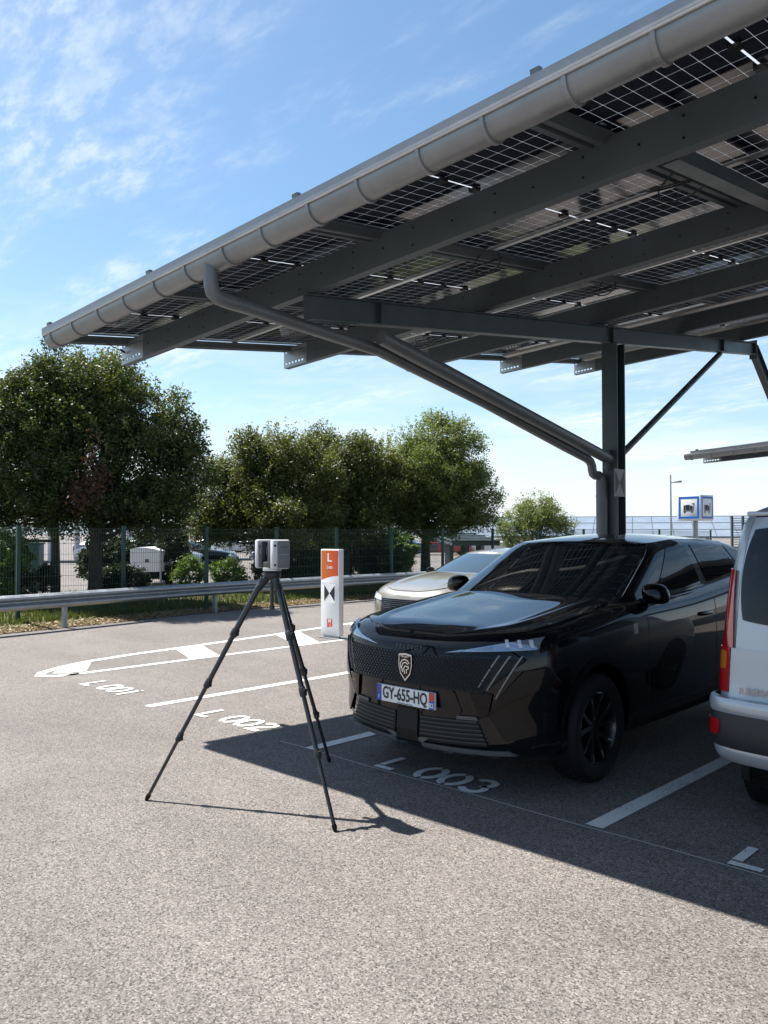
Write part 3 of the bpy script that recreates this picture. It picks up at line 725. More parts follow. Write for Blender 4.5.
# ------------------------------------------------------------------ generic car shell
class Shell:
    def __init__(s, d):
        s.__dict__.update(d)
    @staticmethod
    def halfx(y, W, yF, DF, yR, DR, n=2.5, bow=0., ym=2.2):
        if y <= yF or y >= yR: return 0.
        if y < yF + DF: w = W * (1 - ((yF + DF - y) / DF) ** n) ** (1 / n)
        elif y > yR - DR: w = W * (1 - ((y - (yR - DR)) / DR) ** n) ** (1 / n)
        else: w = W
        return w * (1 - bow * ((y - ym) / 2.2) ** 2)
    def low(s, t):   # lower body section parameters at level t
        return s.W(t), s.yF(t), s.DF(t), s.yR(t), s.DR(t)
    def zlow(s, y, t): return s.zb(y) + t * (s.zt(y) - s.zb(y))
    def up(s, t): return s.gW(t), s.gyF(t), s.gDF(t), s.gyR(t), s.gDR(t)
    def zup(s, y, t): return s.gz0(y) + t * (s.gz1(y) - s.gz0(y))
    def xlow(s, y, t): return s.halfx(y, *s.low(t), s.n, s.bow, s.ym)
    def xup(s, y, t): return s.halfx(y, *s.up(t), s.gn, s.gbow, s.ym)
    def halfring(s, par, n, bow, nF, nS, nR, side):
        W, yF, DF, yR, DR = par; pts = []
        for i in range(nF + 1):
            ph = math.pi / 2 * i / nF
            y = yF + DF * (1 - math.cos(ph) ** (2 / n)); x = W * math.sin(ph) ** (2 / n) * (1 - bow * ((y - s.ym) / 2.2) ** 2)
            pts.append((x, y))
        for i in range(1, nS):
            y = lerp(yF + DF, yR - DR, i / nS); pts.append((W * (1 - bow * ((y - s.ym) / 2.2) ** 2), y))
        for i in range(nR + 1):
            ph = math.pi / 2 * (1 - i / nR)
            y = yR - DR * (1 - math.cos(ph) ** (2 / n)); x = W * math.sin(ph) ** (2 / n) * (1 - bow * ((y - s.ym) / 2.2) ** 2)
            pts.append((x, y))
        return pts
    def loft(s, par, zf, levels, n, bow, nF, nS, nR, crown, ncap=8):
        mb = MB(); rings = []
        for t in levels:
            h = s.halfring(par(t), n, bow, nF, nS, nR, 1); M_ = len(h) - 1
            ring = [(x, y, zf(y, t)) for x, y in h] + [(-x, y, zf(y, t)) for x, y in h[-2:0:-1]]
            rings.append(ring)
        mb.grid(rings, closed=True)
        top = rings[-1]; n2 = len(top); M_ = n2 // 2
        yA = top[0][1]
        for sgn, ring, cr in ((1, top, crown), (-1, rings[0], lambda y: 0)):
            rows = []
            for k in range(M_ + 1):
                a = ring[k]; b = ring[(n2 - k) % n2]; w_ = max(abs(a[0]), 1e-6); c = cr(a[1])
                row = [(lerp(a[0], b[0], j / ncap), a[1], a[2] + c * (1 - (1 - 2 * j / ncap) ** 2) * min(1, w_ / (.5 * par(1)[0]))) for j in range(ncap + 1)]
                rows.append(row)
            mb.grid(rows)
        return mb
    def body(s, q=1.):
        return s.loft(s.low, s.zlow, s.lev, s.n, s.bow, int(12 * q), int(28 * q), int(8 * q), s.crown)
    def house(s, q=1.):
        return s.loft(s.up, s.zup, s.glev, s.gn, s.gbow, int(10 * q), int(16 * q), int(8 * q), s.gcrown)
    # patches -------------------------------------------------------
    def front_y(s, x, z, off=0.):
        t = 0.
        # find level for given z at approx y
        y = s.yF(.5)
        for _ in range(4):
            t = (z - s.zb(y)) / (s.zt(y) - s.zb(y)); t = min(max(t, 0), 1)
            W, yF, DF, yR, DR = s.low(t); k = min(abs(x) / W, .999)
            y = yF + DF * (1 - (1 - k ** s.n) ** (1 / s.n))
        return y - off
    def front_patch(s, mb, c00, c10, c11, c01, off, back, na=12, nb=6, mi=None, sides=(1,)):
        # corners (x,z): bottom-a0, bottom-a1, top-a1, top-a0
        for sd_ in sides:
            rows = []
            for j in range(nb + 1):
                row = []
                for i in range(na + 1):
                    a = i / na; b = j / nb
                    x = lerp(lerp(c00[0], c10[0], a), lerp(c01[0], c11[0], a), b); z = lerp(lerp(c00[1], c10[1], a), lerp(c01[1], c11[1], a), b)
                    row.append((sd_ * x, s.front_y(x, z, off), z))
                rows.append(row)
            mb.slab(rows, (0, back, 0), mi)
    def side_patch(s, mb, q, off, upper=True, na=10, nb=6, mi=None, sides=(1, -1), rnd=0.):
        # q: four (y, t) corners: lower front, lower rear, upper rear, upper front
        xf = s.xup if upper else s.xlow; zf = s.zup if upper else s.zlow
        for sd_ in sides:
            rows = []
            for j in range(nb + 1):
                row = []
                for i in range(na + 1):
                    a, b = i / na, j / nb
                    if rnd:
                        A, B = 2 * a - 1, 2 * b - 1; a = .5 + .5 * A * math.sqrt(1 - rnd * B * B / 2); b = .5 + .5 * B * math.sqrt(1 - rnd * A * A / 2)
                    y = lerp(lerp(q[0][0], q[1][0], a), lerp(q[3][0], q[2][0], a), b); t = lerp(lerp(q[0][1], q[1][1], a), lerp(q[3][1], q[2][1], a), b)
                    row.append((sd_ * (xf(y, t) + off), y, zf(y, t)))
                rows.append(row)
            mb.slab(rows, (-sd_ * .012, 0, 0), mi)
    def screen_patch(s, mb, ph, t0, t1, off, na=18, nb=8, rnd=0., mi=None, rear=False, lo=False, span=None, span1=None):
        par = s.low if lo else s.up; zf = s.zlow if lo else s.zup; n = s.n if lo else s.gn
        rows = []
        for j in range(nb + 1):
            row = []
            for i in range(na + 1):
                A, B = 2 * i / na - 1, 2 * j / nb - 1
                if rnd: A, B = A * math.sqrt(1 - rnd * B * B / 2), B * math.sqrt(1 - rnd * A * A / 2)
                t = lerp(t0, t1, (B + 1) / 2); W, yF, DF, yR, DR = par(t)
                p0, p1 = span if span else (-ph, ph)
                if span1: p0, p1 = lerp(span[0], span1[0], (B + 1) / 2), lerp(span[1], span1[1], (B + 1) / 2)
                p = R(lerp(p0, p1, (A + 1) / 2)); sg = 1 if p >= 0 else -1; p = abs(p)
                dy = (DR if rear else DF) * (1 - math.cos(p) ** (2 / n)); x = W * math.sin(p) ** (2 / n)
                y = yR - dy + off if rear else yF + dy - off
                bowf = 1 - (s.bow if lo else s.gbow) * ((y - s.ym) / 2.2) ** 2
                row.append((sg * (x * bowf + off * .6 * math.sin(p)), y, zf(y, t) + off * .4))
            rows.append(row)
        mb.slab(rows, (0, -.012 if rear else .012, -.006), mi)

def cut_arches(obj, wheels, r, x_in):
    bpy.context.view_layer.update()
    cutters = []
    for (y, z) in wheels:
        for sg in (-1, 1):
            mb = MB(); mb.tube([(sg * x_in, y, z), (sg * 1.3, y, z)], r, 40); c = mb.build('c', M['matt']); cutters.append(c)
            md = obj.modifiers.new('b', 'BOOLEAN'); md.operation = 'DIFFERENCE'; md.object = c; md.solver = 'EXACT'
    par = obj.parent; obj.parent = None
    bpy.context.view_layer.update()
    dg = bpy.context.evaluated_depsgraph_get(); dg.update()
    me = bpy.data.meshes.new_from_object(obj.evaluated_get(dg)); old = obj.data
    obj.modifiers.clear(); obj.data = me; me.name = old.name; obj.parent = par
    for c in cutters: bpy.data.objects.remove(c)
    me.shade_smooth(); me.set_sharp_from_angle(angle=R(32))

def wheel(parent, x, y, r, wd, style='five', rimr=None, side=1, tread=True):
    """wheel whose outer face is at |x|; side=+1 means outer face toward +x"""
    rimr = rimr or r * .68
    mb = MB(); h = wd / 2
    prof = [(-h + .02, rimr - .01), (-h, rimr + .02), (-h, r - .035), (-h + .025, r - .008), (-h + .05, r), (h - .05, r), (h - .025, r - .008), (h, r - .035), (h, rimr + .02), (h - .02, rimr - .01)]
    cx = x - side * h
    mb.lathe(prof, 'x', 48, center=(cx, y, r))
    if tread:
        for k in range(56):
            a = 2 * math.pi * k / 56
            for xo in (-.055, 0, .055):
                p = Vector((cx + xo, y + math.cos(a) * (r - .001), r + math.sin(a) * (r - .001)))
                d = Vector((0, math.cos(a), math.sin(a))); t = Vector((0, -math.sin(a), math.cos(a))); X = Vector((1, 0, 0))
                vsx = [p + X * sx_ * .022 + t * st * .013 + d * dd for dd in (0, .005) for sx_, st in ((-1, -1), (1, -1), (1, 1), (-1, 1))]
                mb.add(vsx, [(4, 5, 6, 7), (0, 1, 5, 4), (1, 2, 6, 5), (2, 3, 7, 6), (3, 0, 4, 7)])
    wroot = mb.build('wheel', M['rubber'], parent, smooth=35)
    mb = MB()
    sgn = side
    mb.lathe([(sgn * (h - .02), rimr), (sgn * (h - .012), rimr - .012), (sgn * (h - .03), rimr - .022), (-sgn * h * .6, rimr - .03), (-sgn * h * .6, .05), (-sgn * h * .6, 0)], 'x', 48, center=(cx, y, r), mi=0)
    mb.lathe([(sgn * (h - .055), .0), (sgn * (h - .05), .062), (sgn * (h - .09), .075), (sgn * (h - .12), .075)], 'x', 24, center=(cx, y, r), mi=0)
    ns = 5
    for k in range(ns):
        a0 = 2 * math.pi * k / ns + .31
        for da in (-.17, .17):
            def P(rad, ang, xx): return (cx + sgn * xx, y + rad * math.cos(a0 + ang), r + rad * math.sin(a0 + ang))
            r0, r1 = .05, rimr - .018; w0, w1 = .15, .055 if da < 0 else .1
            a_in, a_out = da * .9, da * (1.55 if da < 0 else 1.9)
            xo0, xo1 = h - .045, h - .022
            q = [P(r0, a_in - w0 * 2, xo0), P(r1, a_out - w1, xo1), P(r1, a_out + w1, xo1), P(r0, a_in + w0 * 2, xo0)]
            b = [P(r0, a_in - w0 * 2, xo0 - .04), P(r1, a_out - w1, xo1 - .04), P(r1, a_out + w1, xo1 - .04), P(r0, a_in + w0 * 2, xo0 - .04)]
            mb.add(q + b, [(0, 1, 2, 3), (0, 4, 5, 1), (1, 5, 6, 2), (2, 6, 7, 3), (3, 7, 4, 0)], 0)
            # machined bright edge
            s_ = 1 if da > 0 else -1
            e0 = P(r0 + .05, a_in + s_ * w0 * .75, xo0 + .002); e1 = P(r1 - .004, a_out + s_ * w1 * .92, xo1 + .002)
            e2 = P(r1 - .004, a_out + s_ * w1 * .92 - s_ * .045, xo1 + .0025); e3 = P(r0 + .05, a_in + s_ * w0 * .75 - s_ * .14, xo0 + .0025)
            mb.add([e0, e1, e2, e3], [(0, 1, 2, 3)], 1)
    mb.lathe([(sgn * (h - .018), rimr - .008), (sgn * (h - .0175), rimr - .016)], 'x', 48, center=(cx, y, r), mi=1 if style == 'bright' else 0)
    mb.build('rim', [M['rim'], M['chrome']], wroot, smooth=30, fix=False)
    return wroot

def arch_trim(parent, sh, y, z, r0, r1, mt, x_off=.006, rear=False):
    for sg in (-1, 1):
        mb = MB(); rows = []
        for i in range(25):
            a = R(-14 + 208 * i / 24); row = []
            for rad in (r0, r1):
                yy = y + rad * math.cos(a); zz = z + rad * math.sin(a)
                zz = max(zz, .19)
                t = (zz - sh.zb(yy)) / (sh.zt(yy) - sh.zb(yy)); t = min(max(t, 0), 1)
                row.append((sg * (sh.xlow(yy, t) + x_off), yy, zz))
            rows.append(row)
        mb.slab(rows, (-sg * .05, 0, 0)); mb.build('arch_trim', mt, parent, smooth=50)

# ------------------------------------------------------------------ black SUV
def make_suv():
    lev = [0, .03, .08, .16, .28, .42, .56, .70, .80, .88, .935, .97, .99, 1.0]
    s = Shell(dict(n=2.45, bow=.035, ym=2.35, lev=lev,
        zb=spl([0, .5, 1.5, 3.5, 4.2, 4.54], [.2, .2, .2, .22, .26, .34]),
        zt=spl([0, .08, .22, .45, .8, 1.2, 1.5, 2.3, 2.9, 3.5, 4.2, 4.54], [.925, .95, .99, 1.012, 1.05, 1.10, 1.13, 1.155, 1.195, 1.25, 1.30, 1.28]),
        W=spl([0, .05, .12, .3, .55, .78, .9, .96, 1], [.84, .90, .925, .935, .945, .94, .925, .895, .84]),
        yF=spl([0, .06, .15, .35, .6, .8, .92, .97, 1], [.09, .03, .012, .02, .0, .012, .03, .05, .085]),
        DF=spl([0, .5, 1], [.56, .58, .56]),
        yR=spl([0, .1, .4, .8, 1], [4.36, 4.44, 4.5, 4.54, 4.46]), DR=spl([0, 1], [.3, .3]),
        crown=spl([0, .09, .3, .8, 1.4, 1.7], [.0, .0, .022, .04, .045, .04]),
        gn=3.0, gbow=.045, glev=[0, .1, .25, .45, .65, .82, .92, .97, 1],
        gz0=lambda y: s_zt(y) - .02, gz1=spl([1.2, 1.9, 2.3, 2.8, 3.4, 4.0, 4.5], [1.50, 1.535, 1.565, 1.595, 1.585, 1.545, 1.47]),
        gW=spl([0, .5, .9, 1], [.82, .755, .685, .62]), gyF=spl([0, .5, .9, 1], [1.26, 1.68, 2.04, 2.14]), gDF=spl([0, 1], [.34, .24]),
        gyR=spl([0, .5, 1], [4.42, 4.3, 4.0]), gDR=spl([0, 1], [.3, .3]), gcrown=spl([2.0, 2.4, 3.2, 4.1], [.0, .04, .048, .03])))
    s_zt = s.zt
    return s
SUV = make_suv()
C = thing('parked_car', 'glossy black SUV parked nose out under the solar canopy', 'car', (1.14, -.12, .035))
b = SUV.body().build('body', M['black'], C, smooth=32)
cut_arches(b, [(.93, .365), (3.67, .365)], .40, .55)
SUV.house().build('cabin', M['black'], C, smooth=32)
# hood panel
def hood(sh, parent, mt, y0, y1, fr, off, wfun=None):
    rows = []
    for i in range(25):
        y = lerp(y0, y1, i / 24); wt = sh.xlow(y, 1.0); row = []
        wmax = fr(i / 24) * wt
        for j in range(61):
            x = lerp(-wmax, wmax, j / 60); k = abs(x) / max(wt, .01)
            z = sh.zt(y) + sh.crown(y) * (1 - k * k) * min(1, wt / (.5 * sh.W(1))) + off + .013 * math.exp(-((k - .74) / .07) ** 2) * min(1, i / 8) - .006 * math.exp(-(k / .3) ** 2) * min(1, i / 8)
            row.append((x, y, z))
        rows.append(row)
    mb = MB(); mb.slab(rows, (0, 0, -.02)); return mb.build('hood', mt, parent, smooth=40)
hood(SUV, C, M['black'], .115, 1.36, spl([0, .08, .2, .6, 1], [.78, .9, .93, .93, .9]), .012)
# power bulges on the hood
# grille
mb = MB(); SUV.front_patch(mb, (-.58, .635), (.58, .635), (.80, .845), (-.80, .845), .008, .03, 30, 6, 0)
mb.build('grille_panel', M['matt'], C, smooth=40)
mb = MB()
for r_ in range(11):
    z = .652 + r_ * .0178
    for k in range(-24, 25):
        x = (k + (.5 if r_ % 2 else 0)) * .031
        lim = .56 + (z - .635) / .21 * .2
        if abs(x) > lim or (abs(x) < .058 and .67 < z < .82): continue
        if abs(x) > .62: continue
        hw_, hh_ = .0135, .0125
        yb = SUV.front_y(x, z, .0085)
        vsx = [(x - hw_, yb, z), (x, yb, z - hh_), (x + hw_, yb, z), (x, yb, z + hh_), (x, yb - .006, z)]
        mb.add(vsx, [(0, 1, 4), (1, 2, 4), (2, 3, 4), (3, 0, 4)])
mb.build('grille_studs', M['stud'], C)
# upper nose band with raised lettering
mb = MB(); SUV.front_patch(mb, (-.80, .85), (.80, .85), (.72, .90), (-.72, .90), .004, .03, 30, 2); mb.build('nose_band', M['gloss'], C, smooth=40)
mb = MB(); put_text(mb, 'PEUGEOT', .036, lambda x, y: (-x * -1, SUV.front_y(x, .875 + y, .0075), .875 + y), spacing=1.7, bold=.0006); mb.build('nose_lettering', M['slatgrey'], C)
# shield emblem
def fy(x, z, off): return (x, SUV.front_y(x, z, off), z)
sh_ = [(-.058, .83), (0, .838), (.058, .83), (.06, .76), (.045, .70), (0, .652), (-.045, .70), (-.06, .76)]
mb = MB(); cz = .752
mb.prism(sh_, lambda a, b, c: (a, SUV.front_y(0, .75, .016) - c, b), .006, 0)
mb.prism([(a * .86, cz + (z - cz) * .87) for a, z in sh_], lambda a, b, c: (a, SUV.front_y(0, .75, .016) - .0062 - c, b), .002, 1)
# lion head: mane strokes and muzzle
F = lambda a, b: (a, SUV.front_y(0, .75, .016) - .0088, b)
strokes(mb, [[(-.035, .735), (-.042, .765), (-.025, .79), (.0, .797), (.025, .79), (.038, .77)], [(-.02, .71), (-.03, .745), (-.015, .772), (.01, .778), (.026, .765)], [(.0, .70), (-.012, .735), (.004, .755), (.02, .748), (.034, .755)], [(.034, .755), (.03, .735), (.012, .728), (.016, .705)]], .008, F, 0)
put_text(mb, 'PEUGEOT', .0165, lambda x, y: F(x, .8145 + y), bold=.0004, mi=0)
mb.build('shield_emblem', [M['chrome'], M['gloss']], C)
# headlights
for sg in (1, -1):
    mb = MB(); SUV.front_patch(mb, (.42, .882), (.845, .912), (.835, .985), (.45, .898), .006, .03, 14, 4, 0, sides=(sg,))
    h_ = mb.build('headlight', M['lamp'], C, smooth=40)
    mb = MB()
    for x in (.70, .765, .82): SUV.front_patch(mb, (x, .925), (x + .016, .925), (x - .012, .97), (x - .03, .97), .009, .004, 2, 2, sides=(sg,))
    mb.build('light_bar', M['lampbar'], h_)
    mb = MB(); SUV.front_patch(mb, (.50, .896), (.62, .905), (.615, .925), (.53, .908), .008, .004, 4, 2, sides=(sg,)); mb.build('projector', M['darkchrome'], h_)
    mb = MB(); SUV.front_patch(mb, (.30, .868), (.415, .880), (.445, .897), (.42, .895), .007, .01, 4, 2, sides=(sg,)); mb.build('lamp_spear', M['darkchrome'], C, smooth=40)
    # three claw lights
    for (xt, xb, zt_, zb_) in ((.665, .555, .875, .672), (.725, .605, .875, .655), (.785, .655, .875, .605)):
        mb = MB(); SUV.front_patch(mb, (xb, zb_), (xb + .009, zb_), (xt + .010, zt_), (xt, zt_), .0125, .012, 1, 12, sides=(sg,))
        mb.build('claw_light', M['claw'], C, smooth=40)
    # faceted corner panel
    mb = MB(); SUV.front_patch(mb, (.70, .335), (.905, .40), (.93, .70), (.60, .50), .005, .02, 10, 8, sides=(sg,))
    SUV.front_patch(mb, (.60, .5015), (.93, .7015), (.90, .80), (.80, .78), .0045, .02, 10, 6, sides=(sg,))
    mb.build('corner_panel', M['gloss'], C, smooth=25)
    # lower intake with slats
    mb = MB(); SUV.front_patch(mb, (.11, .275), (.60, .30), (.53, .455), (.11, .44), .006, .02, 10, 4, 0, sides=(sg,))
    it = mb.build('lower_intake', M['matt'], C)
    mb = MB()
    for k in range(6):
        z = .295 + k * .026; SUV.front_patch(mb, (.115, z), (.60 - k * .012, z + .02), (.60 - k * .012, z + .027), (.115, z + .007), .013, .02, 8, 1, sides=(sg,))
    mb.build('intake_slats', M['slat'], it)
    mb = MB(); SUV.front_patch(mb, (.40, .452), (.545, .458), (.53, .48), (.40, .475), .012, .01, 4, 1, sides=(sg,)); mb.build('intake_accent', M['slatgrey'], C)
    # silver chin blade
    mb = MB(); SUV.front_patch(mb, (.12, .222), (.74, .245), (.70, .275), (.12, .262), .014, .05, 14, 3, sides=(sg,))
    SUV.front_patch(mb, (.10, .2625), (.135, .2625), (.20, .305), (.10, .29), .012, .03, 2, 2, sides=(sg,)); mb.build('chin_blade', M['chin'], C, smooth=40)
    # mid bumper shoulder
    mb = MB(); SUV.front_patch(mb, (.55, .465), (.60, .485), (.64, .632), (.50, .632), .009, .02, 6, 5, sides=(sg,)); mb.build('bumper_facet', M['gloss'], C, smooth=40)
mb = MB(); SUV.front_patch(mb, (-.092, .262), (.092, .262), (.092, .47), (-.092, .47), .012, .03, 4, 3); mb.build('sensor_block', M['matt'], C)
# number plate
yp = SUV.front_y(0, .55, .0) - .028
mb = MB(); mb.box(-.26, .26, yp, yp + .02, .495, .605, 0)
mb.box(-.2595, -.215, yp - .0015, yp + .001, .4955, .6045, 1); mb.box(.215, .2595, yp - .0015, yp + .001, .4955, .6045, 1)
mb.box(.2165, .258, yp - .0025, yp - .0012, .55, .602, 3)
tf = lambda ox, oz, dz=.0032: (lambda x, y: (x + ox, yp - dz, oz + y))
put_text(mb, 'GY-655-HQ', .112, tf(0, .552), bold=.0022, sx=.72, mi=2)
put_text(mb, 'F', .04, tf(-.237, .518), mi=0); put_text(mb, '82', .042, tf(.237, .521), bold=.001, mi=0)
for k in range(12): a = 2 * math.pi * k / 12; mb.box(-.237 + .013 * math.cos(a) - .002, -.237 + .013 * math.cos(a) + .002, yp - .003, yp - .0016, .573 + .013 * math.sin(a) - .002, .573 + .013 * math.sin(a) + .002, 4)
mb.box(-.07, .07, yp - .003, yp - .0005, .4985, .5015, 2)
mb.build('number_plate', [M['plate'], M['blue'], M['ink'], M['printred'], M['amber']], C)
# glass
mb = MB(); SUV.screen_patch(mb, 69, .04, .955, .006, 26, 12); mb.build('windscreen', M['wglass'], C, smooth=50)
mb = MB(); SUV.screen_patch(mb, 60, .3, .92, .006, 18, 8, rear=True); mb.build('rear_window', M['glass'], C, smooth=50)
for sg in (1, -1):
    mb = MB(); SUV.side_patch(mb, [(2.02, .13), (2.84, .10), (2.76, .88), (2.42, .88)], .005, sides=(sg,)); mb.build('side_window', M['glass'], C, smooth=50)
    mb = MB(); SUV.side_patch(mb, [(2.98, .10), (3.72, .17), (3.55, .86), (2.88, .88)], .005, sides=(sg,)); mb.build('side_window', M['glass'], C, smooth=50)
    mb = MB(); SUV.side_patch(mb, [(3.80, .2), (4.08, .42), (3.85, .78), (3.62, .86)], .005, sides=(sg,), na=5); mb.build('quarter_window', M['glass'], C, smooth=50)
    # bright line below glass
    # mirror
    mb = MB(); pts = []
    for i in range(9):
        t = i / 8; ph = math.pi * t; row = []
        for j in range(16):
            a = 2 * math.pi * j / 16; ca, sa = math.cos(a), math.sin(a)
            sxx = abs(ca) ** .7 * (1 if ca >= 0 else -1) * .10; szz = abs(sa) ** .75 * (1 if sa >= 0 else -1) * (.088 if sa > 0 else .075)
            rr_ = math.sin(ph) ** .55
            row.append((sg * (.94 + sxx * rr_ - .012 * szz / .08), 1.74 - .1 * math.cos(ph) * (1.0 if math.cos(ph) > 0 else .5), 1.185 + szz * rr_ * .95))
        pts.append(row)
    mb.grid(pts, closed=True); mr_ = mb.build('wing_mirror', M['black'], C, smooth=60)
    mb = MB(); mb.box(.80 if sg > 0 else -.88, .88 if sg > 0 else -.80, 1.72, 1.80, 1.125, 1.15); mb.build('mirror_arm', M['matt'], mr_, bevel=.006)
    # door shut lines and handles, as raised trims
    for yd, t1 in ((1.62, 1.0), (2.84, 1.0), (3.72, .99)):
        mb = MB(); rows = [[(sg * (SUV.xlow(yd + dy, t) + .0012), yd + dy + (.0 if t > .5 else 0), SUV.zlow(yd, t)) for dy in (0, .007)] for t in [.1 + .86 * i / 12 for i in range(13)]]
        mb.slab(rows, (-sg * .004, 0, 0)); mb.build('door_seam', M['ink'], C)
    for yh in (2.62, 3.55):
        z_ = .985; t = (z_ - SUV.zb(yh)) / (SUV.zt(yh) - SUV.zb(yh)); x_ = SUV.xlow(yh, t)
        mb = MB(); mb.box(min(sg * (x_ - .01), sg * (x_ + .028)), max(sg * (x_ - .01), sg * (x_ + .028)), yh - .1, yh + .1, z_ - .015, z_ + .018); mb.build('door_handle', M['gloss'], C, bevel=.011)
    # small fender badge
    mb = MB(); t = .82; mb.box(0, 0, 0, 0, 0, 0) if False else None
    rows = [[(sg * (SUV.xlow(y_, t_) + .004), y_, SUV.zlow(y_, t_)) for y_ in (1.40, 1.455)] for t_ in (.78, .86)]
    mb.slab(rows, (-sg * .006, 0, 0)); mb.build('fender_badge', M['darkchrome'], C)
    # sill cladding
    mb = MB(); rows = [[(sg * (SUV.xlow(y_, t_) + .008), y_, SUV.zlow(y_, t_)) for y_ in [1.36 + 1.88 * i / 12 for i in range(13)]] for t_ in (.03, .1, .17)]
    mb.slab(rows, (-sg * .02, 0, 0)); mb.build('sill_cladding', M['matt'], C)
    for yw in (.93, 3.67): wheel(C, sg * .925, yw, .362, .235, 'bright', side=sg).location.z = -.035
arch_trim(C, SUV, .93, .365, .402, .45, M['gloss'], .006); arch_trim(C, SUV, 3.67, .365, .402, .45, M['gloss'], .006)
# wipers
for x0, x1 in ((-.35, .22), (.25, .6)):
    mb = MB(); P_ = []
    for i in range(6):
        t = .02 + .05 * i / 5; x = lerp(x0, x1, i / 5); W, yF, DF, yR, DR = SUV.up(t); y = yF + DF * (1 - (1 - (abs(x) / W) ** SUV.gn) ** (1 / SUV.gn)) - .014
        P_.append((x, y, SUV.zup(y, t) + .02))
    mb.tube(P_, .007, 6); mb.build('wiper', M['matt'], C)
# rear lamps (seen from other sides)
for sg in (1, -1):
    mb = MB(); SUV.screen_patch(mb, 0, .78, .92, .008, 8, 3, rear=True, lo=True, span=(sg * 25, sg * 80)); mb.build('tail_light', M['red'], C)

# ------------------------------------------------------------------ beige sedan
def make_sedan():
    lev = [0, .04, .1, .2, .35, .5, .65, .78, .88, .94, .98, 1.0]
    s = Shell(dict(n=2.6, bow=.03, ym=2.4, lev=lev,
        zb=spl([0, .5, 4.2, 4.75], [.18, .18, .2, .3]),
        zt=spl([0, .1, .3, .7, 1.2, 1.6, 2.6, 3.6, 4.3, 4.75], [.70, .73, .79, .86, .93, .97, 1.0, 1.02, 1.0, .95]),
        W=spl([0, .06, .15, .4, .7, .86, .95, 1], [.82, .88, .90, .925, .925, .90, .86, .79]),
        yF=spl([0, .08, .2, .5, .8, .95, 1], [.08, .03, .01, .0, .03, .08, .13]), DF=spl([0, 1], [.6, .62]),
        yR=spl([0, .2, .8, 1], [4.6, 4.7, 4.75, 4.68]), DR=spl([0, 1], [.35, .35]),
        crown=spl([0, .13, .4, 1.0, 1.6], [0, 0, .03, .045, .04]),
        gn=2.5, gbow=.05, glev=[0, .12, .3, .5, .7, .86, .95, 1],
        gz0=lambda y: s0.zt(y) - .02, gz1=spl([1.4, 2.1, 2.5, 3.0, 3.6, 4.3], [1.29, 1.31, 1.335, 1.35, 1.31, 1.18]),
        gW=spl([0, .5, .9, 1], [.80, .72, .635, .57]), gyF=spl([0, .5, .9, 1], [1.32, 1.78, 2.18, 2.3]), gDF=spl([0, 1], [.5, .32]),
        gyR=spl([0, .5, 1], [4.5, 4.1, 3.6]), gDR=spl([0, 1], [.35, .3]), gcrown=spl([2.2, 2.6, 3.2, 3.9], [0, .05, .055, .03])))
    s0 = s
    return s
